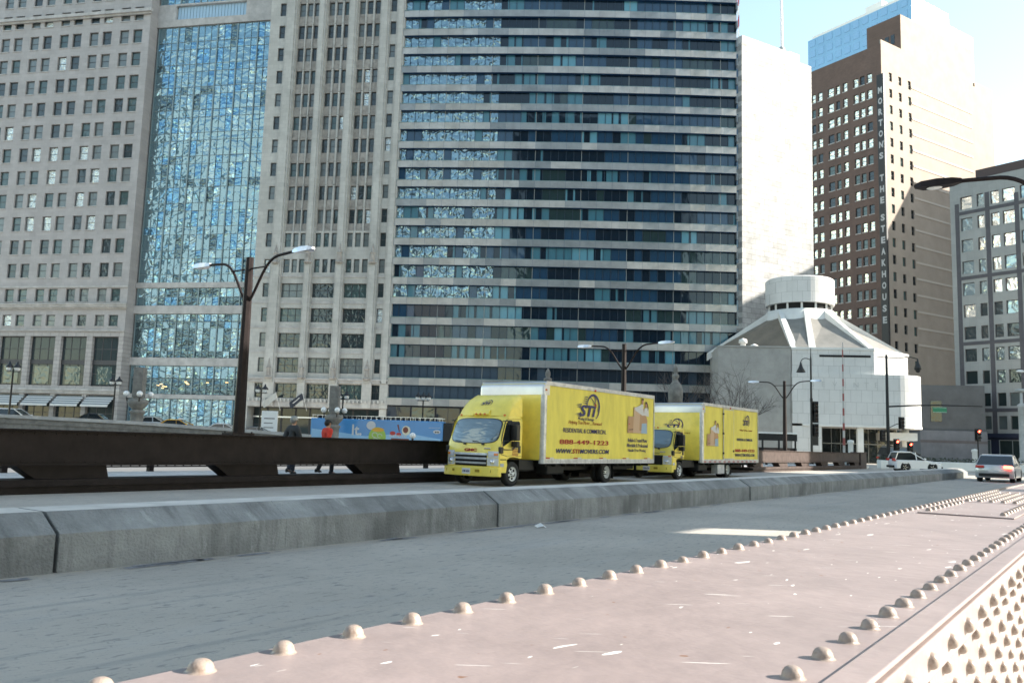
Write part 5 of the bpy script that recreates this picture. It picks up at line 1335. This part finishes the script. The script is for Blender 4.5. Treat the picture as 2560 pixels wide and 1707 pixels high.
put_text(mb,'It.',Matrix.Translation((-2.4,-1.266,1.45)) @ Matrix.Rotation(R(90),4,'X'),0,width=.95,height=1.05,size=1,off=.02)
put_text(mb,'REPETE',Matrix.Translation((1.3,-1.272,1.36)) @ Matrix.Rotation(R(90),4,'X'),0,width=1.7,height=.22,size=1,off=.02)
mb.build('painted_advert', [M['pwhite'], mat('advert_lime', (.36,.52,.10), .5), mat('advert_orange', (.75,.4,.06), .5), mat('advert_brown', (.20,.06,.04), .5), M['pred'], M['bb2'], mat('advert_cream', (.75,.68,.5), .5), M['pdark']], t)
for x in (-4.3,4.0):
    for sg in (-1,1):
        mb = MB(); mb.lathe([(.3,-.14),(.5,-.14),(.5,.14),(.3,.14),(0,.1)], (x,sg*1.15,.5), 20, axis='y'); mb.build('wheel', M['black'], t)

# ------------------------------------------------------------------ lamp posts, pylons, signals
def globe_post(label, X, Y, z, h, style='cap', n=3):
    t = thing('lamp_post', label, 'lamp post', (X,Y,z), 0, 'lamp posts along the river street')
    mb = MB(); mb.lathe([(.22,0),(.22,.35),(.13,.5),(.085,.9),(.07,h-.7),(.1,h-.65),(.07,h-.6),(.06,h-.35)], n=12); mb.build('pole', M['blackp'], t)
    xs = [(-.55,0),(0,0),(.55,0)] if n == 3 else ([(-.35,0),(.35,0)] if n == 2 else [(0,0)])
    if n > 1:
        mb = MB(); mb.tube([(-.6,0,h-.62),(.6,0,h-.62)], .035, 8); mb.build('crossarm', M['blackp'], t)
    for x, y in xs:
        mb = MB(); mb.ball((x,y,h-.36),.25,16); g = mb.build('globe', M['lampw'], t)
        if style == 'cap':
            mb = MB(); mb.lathe([(.33,h-.26),(.30,h-.12),(.12,h+.05),(.05,h+.25),(0,h+.3)], (x,y,0), 12); mb.build('lamp_cap', M['blackp'], g)
    return t
globe_post('black three globe lamp post in front of the hotel, left of the first truck', -9.0, 88, .05, 5.9)
globe_post('capped lamp post right beside the urn shaped pylon with globes', -16.9, 86, .15, 5.6, 'cap', 2)
globe_post('capped lamp post in front of the terracotta tower entrance', -24.9, 85, .4, 5.7, 'cap', 2)
globe_post('short black bollard lamp with one white globe before the bus', -7.9, 70, .0, 2.0, 'globe', 1)
globe_post('lamp post with capped lights at the far left edge', -44.0, 75, 1.25, 5.6, 'cap', 2)
globe_post('lamp post before the glass tower left of the big lamp', -40.0, 86, 1.1, 5.4, 'cap', 2)
def pylon(label, X, Y, z, h, globes):
    t = thing('stone_pylon', label, 'pylon', (X,Y,z), 0, 'stone pylons along the river street')
    mb = MB(); mb.lathe([(.8,0),(.8,h*.2),(.55,h*.22),(.55,h*.5),(.66,h*.53),(.66,h*.57),(.42,h*.6)], n=20)
    mb.build('pedestal', M['pyl'], t)
    mb = MB()
    if globes: mb.lathe([(.45,h*.6),(.85,h*.72),(.9,h*.80),(.4,h*.84),(.42,h*.86)], n=20); mb.box(-.42,.42,-.42,.42,h*.86,h*1.5)
    else: mb.lathe([(.42,h*.6),(.66,h*.62),(.70,h*.74),(.58,h*.80),(.3,h*.84),(.2,h*.87),(.34,h*.885),(.34,h*.91),(.16,h*.925),(.22,h*.95),(.2,h*.985),(.08,h*1.02),(0,h*1.03)], n=20)
    mb.build('urn' if globes else 'finial', mat('weathered_bronze', (.14,.19,.17), .7, var=.3, vscale=4) if False else M['pyl'], t)
    if globes:
        for k in range(4):
            a = k*pi/2+.5; mb = MB(); mb.ball((1.0*cos(a),1.0*sin(a),h*.93),.27,14); g = mb.build('globe', M['lampw'], t)
            mb = MB(); mb.tube([(.35*cos(a),.35*sin(a),h*.8),(.9*cos(a),.9*sin(a),h*.78),(1.0*cos(a),1.0*sin(a),h*.86)], .05, 8); mb.build('bracket', M['blackp'], g)
pylon('urn shaped stone pylon with white globes in front of the blue bus', -16.5, 80, .1, 4.0, True)
pylon('stone pylon with white globes in front of the glass tower', -33.2, 76, .7, 4.2, True)
pylon('stone pylon with an acorn finial showing above the second truck', 15.55, 80, 0, 8.9, False)
pylon('stone pylon whose pale finial shows just above the roof of the first truck', 3.05, 70, 0, 7.3, False)

# crossing gate arm, lantern pole, signal poles
t = thing('gate_arm', 'raised red and white striped bridge gate arm before the church', 'gate', B(74.6,-19.6,0)+Vector((.2,0,0)), BROT)
mb = MB(); mb.cbox(-.35,.35,-.3,.3,0,1.25,.04); mb.build('gate_box', M['framew'], t)
mr = MB(); mw = MB(); z = 1.3; k = 0
while z < 10.2:
    w = .10-.006*z; (mr if k % 2 else mw).box(-w*.5,w*.5,-w,w,z,z+.62); z += .622; k += 1
mr.build('red_stripe', mat('faded_red', (.26,.06,.055), .6), t); mw.build('white_stripe', M['trim'], t)
def signal_head(par, x, y, z, faces=1, lit=None, rot=0):
    mb = MB(); mb.cbox(x-.17,x+.17,y-.13,y+.13,z,z+1.02,.03); mb.box(x-.3,x+.3,y+.132,y+.15,z-.1,z+1.12)
    h = mb.build('signal_head', M['blackp'], par)
    for j, m_ in enumerate((M['pdark'], M['pdark'], M['redlit'] if lit else M['pdark'])):
        mb = MB(); mb.lathe([(.115,-.01),(.08,-.03),(0,-.035)], (x,y-.13,z+.17+j*.34), 16, axis='y'); mb.build('lens', m_, h)
        mb = MB(); mb.lathe([(.13,0),(.13,-.2)], (x,y-.13,z+.17+j*.34), 12, axis='y', a0=0, a1=pi); mb.build('visor', M['blackp'], h)
    return h
t = thing('lantern_pole', 'slender black pole with a hanging bell lantern before the church', 'lamp post', (28.35,80,0), 0)
mb = MB(); mb.lathe([(.24,0),(.24,.5),(.15,.7),(.12,1.4),(.085,10),(.05,10.3),(.03,11.0),(0,11.1)], n=12); mb.build('pole', M['blackp'], t)
mb = MB(); mb.tube(bez((0,0,9.9),(-.3,0,10.1),(-.8,0,10.2),(-.95,0,9.7)), .04, 8); mb.build('arm', M['blackp'], t)
mb = MB(); mb.lathe([(.06,9.7),(.1,9.5),(.2,9.2),(.42,8.75),(.4,8.72),(0,8.9)], (-.95,0,0), 14); mb.build('lantern', M['blackp'], t)
mb = MB(); mb.cbox(-.1,.12,-.1,.1,6.0,6.3,.02); mb.build('junction_box', M['blackp'], t)
for z in (3.3,4.6,5.4): signal_head(t,.38,-.1,z-.5)
mb = MB(); mb.cbox(.05,.6,-.12,.02,1.9,2.7,.02); mb.build('walk_sign', M['blackp'], t)
t = thing('signal_pole', 'tall traffic pole with a T arm, long mast arm and green street sign', 'traffic pole', (37.75,85,0), 0)
mb = MB(); mb.lathe([(.2,0),(.17,2),(.12,11.2),(0,11.25)], n=12); mb.build('pole', M['under'], t)
mb = MB(); mb.tube([(-1.0,0,11.0),(-.3,0,10.95),(1.2,0,10.9),(2.4,0,11.05),(3.1,0,10.9)], .05, 8); mb.build('lamp_arm', M['under'], t)
mb = MB(); mb.lathe([(.05,10.9),(.12,10.5),(.3,10.1),(.34,9.8),(.3,9.78),(0,9.6)], (3.15,0,0), 14); mb.ball((3.15,0,9.72),.24,12); mb.build('lantern', [M['blackp']], t)
mb = MB(); mb.tube([(0,0,6.0),(2.5,0,6.18),(5.0,0,6.3),(9.5,0,6.3)], [.09,.08,.07,.05], 10); mb.build('mast_arm', M['under'], t)
mb = MB(); mb.cbox(4.5,5.9,-.08,-.04,5.55,6.1,.01); sg_ = mb.build('street_sign', mat('sign_green', (.01,.19,.09), .5), t)
mb = MB(); mb.box(4.54,5.86,-.084,-.081,5.59,5.61); mb.box(4.54,5.86,-.084,-.081,6.04,6.06); mb.build('sign_border', M['white'], sg_)
mb = MB(); mb.tube([(.1,0,3.9),(.9,0,4.3),(1.3,0,4.35)], .04, 8); mb.build('signal_arm', M['under'], t)
signal_head(t, 1.4, -.05, 3.9); signal_head(t, .85, -.05, 1.7, lit=True); signal_head(t, -.5, -.05, 2.6)
mb = MB(); mb.cbox(-.6,-.1,-.3,.1,.0,1.3,.04); mb.build('control_cabinet', M['under'], t)
def ped_signal(label, X, Y, h, lit):
    t = thing('traffic_signal', label, 'traffic light', (X,Y,0), 0)
    mb = MB(); mb.lathe([(.16,0),(.14,.4),(.07,.6),(.06,h)], n=10); mb.build('pole', M['under'], t)
    signal_head(t, 0, -.15, h-1.1, lit=lit)
ped_signal('traffic light showing red in front of the grey block at right', 45.6, 83, 4.0, True)
ped_signal('short traffic light behind the silver saloon', 41.3, 88, 2.6, True)
t = thing('lamp_post', 'thick pale lamp standard in front of the grey block', 'lamp post', (50.6,84,0), 0)
mb = MB(); mb.lathe([(.45,0),(.45,1.2),(.33,1.4),(.33,6.2),(.4,6.3),(.4,6.5),(.14,6.7),(.12,8.0),(0,8.1)], n=14); mb.build('pole', M['conc2'], t)
mb = MB(); mb.cbox(-.5,.55,-.3,.3,7.8,8.1,.1); mb.build('lamp_head', M['framew'], t)
t = thing('lamp_post', 'grey lamp post with two white lamps at the right edge', 'lamp post', (53.5,86,0), 0)
mb = MB(); mb.lathe([(.2,0),(.12,.6),(.09,9.8),(0,9.9)], n=10); mb.build('pole', M['framew'], t)
mb = MB(); mb.tube([(-1.6,0,10.1),(0,0,9.8),(1.6,0,9.4)], .05, 8); mb.build('arm', M['framew'], t)
for x, z in ((-1.7,10.05),(1.7,9.3),(.9,8.7)):
    mb = MB(); mb.ball((x,0,z),.3,12,0,(1.4,.7,.5)); mb.build('lamp_head', M['lampw'], t)
mb = MB(); mb.cbox(-.6,.6,-.12,-.05,3.4,4.5,.02); mb.build('sign_plate', M['trim'], t)
for X, Y, h, lab in ((36.0,90,2.6,'white bollard in sunlight left of the white hatchback'),(46.9,86,2.0,'white bollard in sunlight left of the silver saloon'),(55.8,88,3.0,'pale kiosk post at the right edge behind the silver saloon')):
    t = thing('bollard', lab, 'bollard', (X,Y,0), 0)
    mb = MB(); mb.lathe([(.34,0),(.34,h*.1),(.26,h*.14),(.26,h*.86),(.34,h*.9),(.3,h),(0,h+.08)], n=14); mb.build('bollard_body', M['tr2'], t)
mb = MB()
t = thing('planter', 'long pale concrete planter edge behind the median near the white hatchback', 'planter', (38,76,0), R(-4))
mb.cbox(-5,9,-.5,.5,0,.75,.05); mb.build('planter_wall', M['tr2'], t)
mb = MB(); random.seed(5)
for k in range(1700):
    x, y, z = random.uniform(-4.9,8.9), random.uniform(-.4,.4), random.uniform(.65,1.05); a = random.uniform(0,6); s_ = random.uniform(.05,.14)
    mb.add([(x,y,z),(x+s_*cos(a),y+s_*sin(a),z+.05),(x+s_*cos(a+1),y+s_*sin(a+1),z+s_)], [(0,1,2)])
tag(mb.build('shrubs', mat('dark_shrub', (.03,.05,.025), .8), t), kind='stuff')

# hanging flags on the terracotta tower
def flag(label, x, z, cols, stripes):
    fr = bpy.data.objects['terracotta_tower']
    t = thing('flag', label, 'flag', tuple(mtx(fr) @ Vector((x,-.1,z))), R(-8), 'flags on the terracotta tower'); t.scale = (.62,.62,.62)
    mb = MB(); mb.tube([(0,0,0),(-.75,-1.2,4.0)], .05, 8); mb.ball((-.75,-1.2,4.05),.1,8); mb.build('flagpole', M['white'], t)
    mb = MB(); n = 14
    for i in range(n):
        for j in range(8):
            def P(i, j):
                u, v = i/n, j/8; k = Vector((-.5,-.8,2.6))*(1-v)+Vector((-.75,-1.2,4.0))*v
                return k+Vector((-3.0*u, -.25*sin(u*7+v*2)*u-.2*u, -1.9*u-.25*u*u+.1*sin(u*6)))
            mi = 1 if (stripes and j in (3,4) and 3 < i < 11 and (i*3+j) % 3) else 0
            mb.add([P(i,j),P(i+1,j),P(i+1,j+1),P(i,j+1)], [(0,1,2,3)], mi, True)
    mb.build('flag_cloth', cols, t)
flag('pale grey flag drooping on the terracotta tower entrance', 5.4, 4.9, [mat('pale_flag', (.42,.44,.43), .8)], False)
flag('dark navy flag with pale device beside the pale flag', 9.4, 4.9, [mat('navy_flag', (.02,.028,.045), .7), M['pwhite']], True)

# ------------------------------------------------------------------ bare winter trees
def tree(label, X, Y, h, seed, z=0):
    random.seed(seed)
    t = thing('bare_tree', label, 'tree', (X,Y,z), 0, 'bare trees beside the church')
    tr = MB(); tr.tube([(0,0,0),(.06,.03,h*.15),(-.05,.05,h*.3)], [.17,.14,.12], 10); tr.build('trunk', mat('grey_bark', (.11,.095,.085), .9, var=.3, vscale=6), t)
    mb = MB()
    def grow(p, d, l, r, dep):
        q = p+d*l*.5+Vector((random.uniform(-.1,.1),random.uniform(-.1,.1),random.uniform(0,.08)))*l; e = q+(d+Vector((random.uniform(-.2,.2),random.uniform(-.2,.2),.1))).normalized()*l*.5
        mb.tube([p,q,e], [r,r*.8,r*.62], 5 if dep < 2 else 3, caps=False)
        if dep >= 5: return
        for k in range(3 if dep < 3 else 2+(dep < 5)):
            dd = (d+Vector((random.gauss(0,.55),random.gauss(0,.55),random.gauss(.1,.35)))).normalized(); s0 = random.choice([e,e,q])
            grow(s0, dd, l*random.uniform(.62,.82), r*.58, dep+1)
    for k in range(4):
        a = k*1.6+random.uniform(-.3,.3); grow(Vector((-.05,.05,h*.3)), Vector((cos(a)*.55,sin(a)*.55,.85)).normalized(), h*.24, .075, 1)
    mb.build('crown', mat('twig_bark', (.10,.085,.08), .9), t)
tree('bare winter tree in front of the hotel right of the acorn pylon', 18.6, 90, 10.0, 11)
tree('bare winter tree at the joint between hotel and church', 22.6, 88, 10.5, 12)
tree('bare winter tree against the ribbed church side wall', 25.6, 93, 9.0, 14)
t = thing('bus_shelter', 'low dark railing and shelter right of the second truck', 'shelter', (24.5,86,0), 0)
mb = MB(); mb.box(-4,4.5,-.1,.1,3.0,3.15); mb.build('white_edge', M['white'], t)
mb = MB(); mb.box(-4,4.5,-.05,.05,2.3,2.98)
for k in range(6): mb.box(-4+k*1.65,-3.85+k*1.65,-.08,.08,0,2.3)
mb.build('frame', M['under'], t)
mb = MB(); mb.box(-4,4.5,.1,.2,.2,1.6); mb.build('panel', M['iron2'], t)

# litter on the roadway
t = thing('crumpled_paper', 'small white scrap of paper lying at the foot of the median barrier', 'litter', B(11.6,-7.75,.0), .4)
mb = MB(); random.seed(2); vs = [(.1*cos(a)*random.uniform(.6,1.1),.07*sin(a)*random.uniform(.6,1.1),random.uniform(.0,.06)) for a in [i*pi/5 for i in range(10)]]+[(0,0,.075)]
mb.add(vs, [(i,(i+1)%10,10) for i in range(10)]); mb.build('paper', M['white'], t)

# ------------------------------------------------------------------ towers behind the camera, only met in reflections
def slab_tower(label, X, Y, rot, w, d, h, c):
    t = thing('office_tower', label, 'building', (X,Y,0), rot)
    mb = MB(); mb.box(-w/2,w/2,-d/2,d/2,0,h); mb.build('core', gF[0], t)
    mb = MB(); z = 3.
    while z < h:
        mb.box(-w/2-.3,w/2+.3,-d/2-.3,d/2+.3,z,z+1.5); z += 3.8
    x = -w/2
    while x < w/2+.1: mb.box(x-.5,x+.5,-d/2-.5,d/2+.5,0,h-.2); x += w/9
    mb.build('wall', mat('far_stone', c, .8), t)
slab_tower('pale stone tower beyond the river behind the camera', -185, -10, R(25), 60, 40, 120, (.30,.34,.37))
slab_tower('grey tower behind the camera to the left', -95, -85, R(15), 60, 40, 105, (.26,.29,.32))
slab_tower('brown tower straight behind the camera', 25, -120, R(-4), 95, 40, 135, (.16,.15,.15))
slab_tower('tall stone tower off to the right that shades the river street', 112, 77.5, 0, 24, 39, 112, (.42,.4,.38))

t = thing('kiosk_sign', 'bright white upright notice board at the terracotta tower entrance', 'sign', (-27.0,96,rise(-27)+.12), 0)
mb = MB(); mb.cbox(-.9,.9,-.12,.12,.25,3.1,.04); mb.build('board', M['white'], t)
mb = MB(); mb.box(-.6,.6,-.13,-.122,2.2,2.3); mb.box(-.6,.4,-.13,-.122,1.7,1.78); mb.box(-.6,.5,-.13,-.122,1.2,1.28); mb.build('printed_lines', M['pdark'], t)
mb = MB(); mb.box(-.8,-.7,-.05,.05,0,.25); mb.box(.7,.8,-.05,.05,0,.25); mb.box(-.8,.8,-.06,.06,.0,.04); mb.build('foot', M['under'], t)
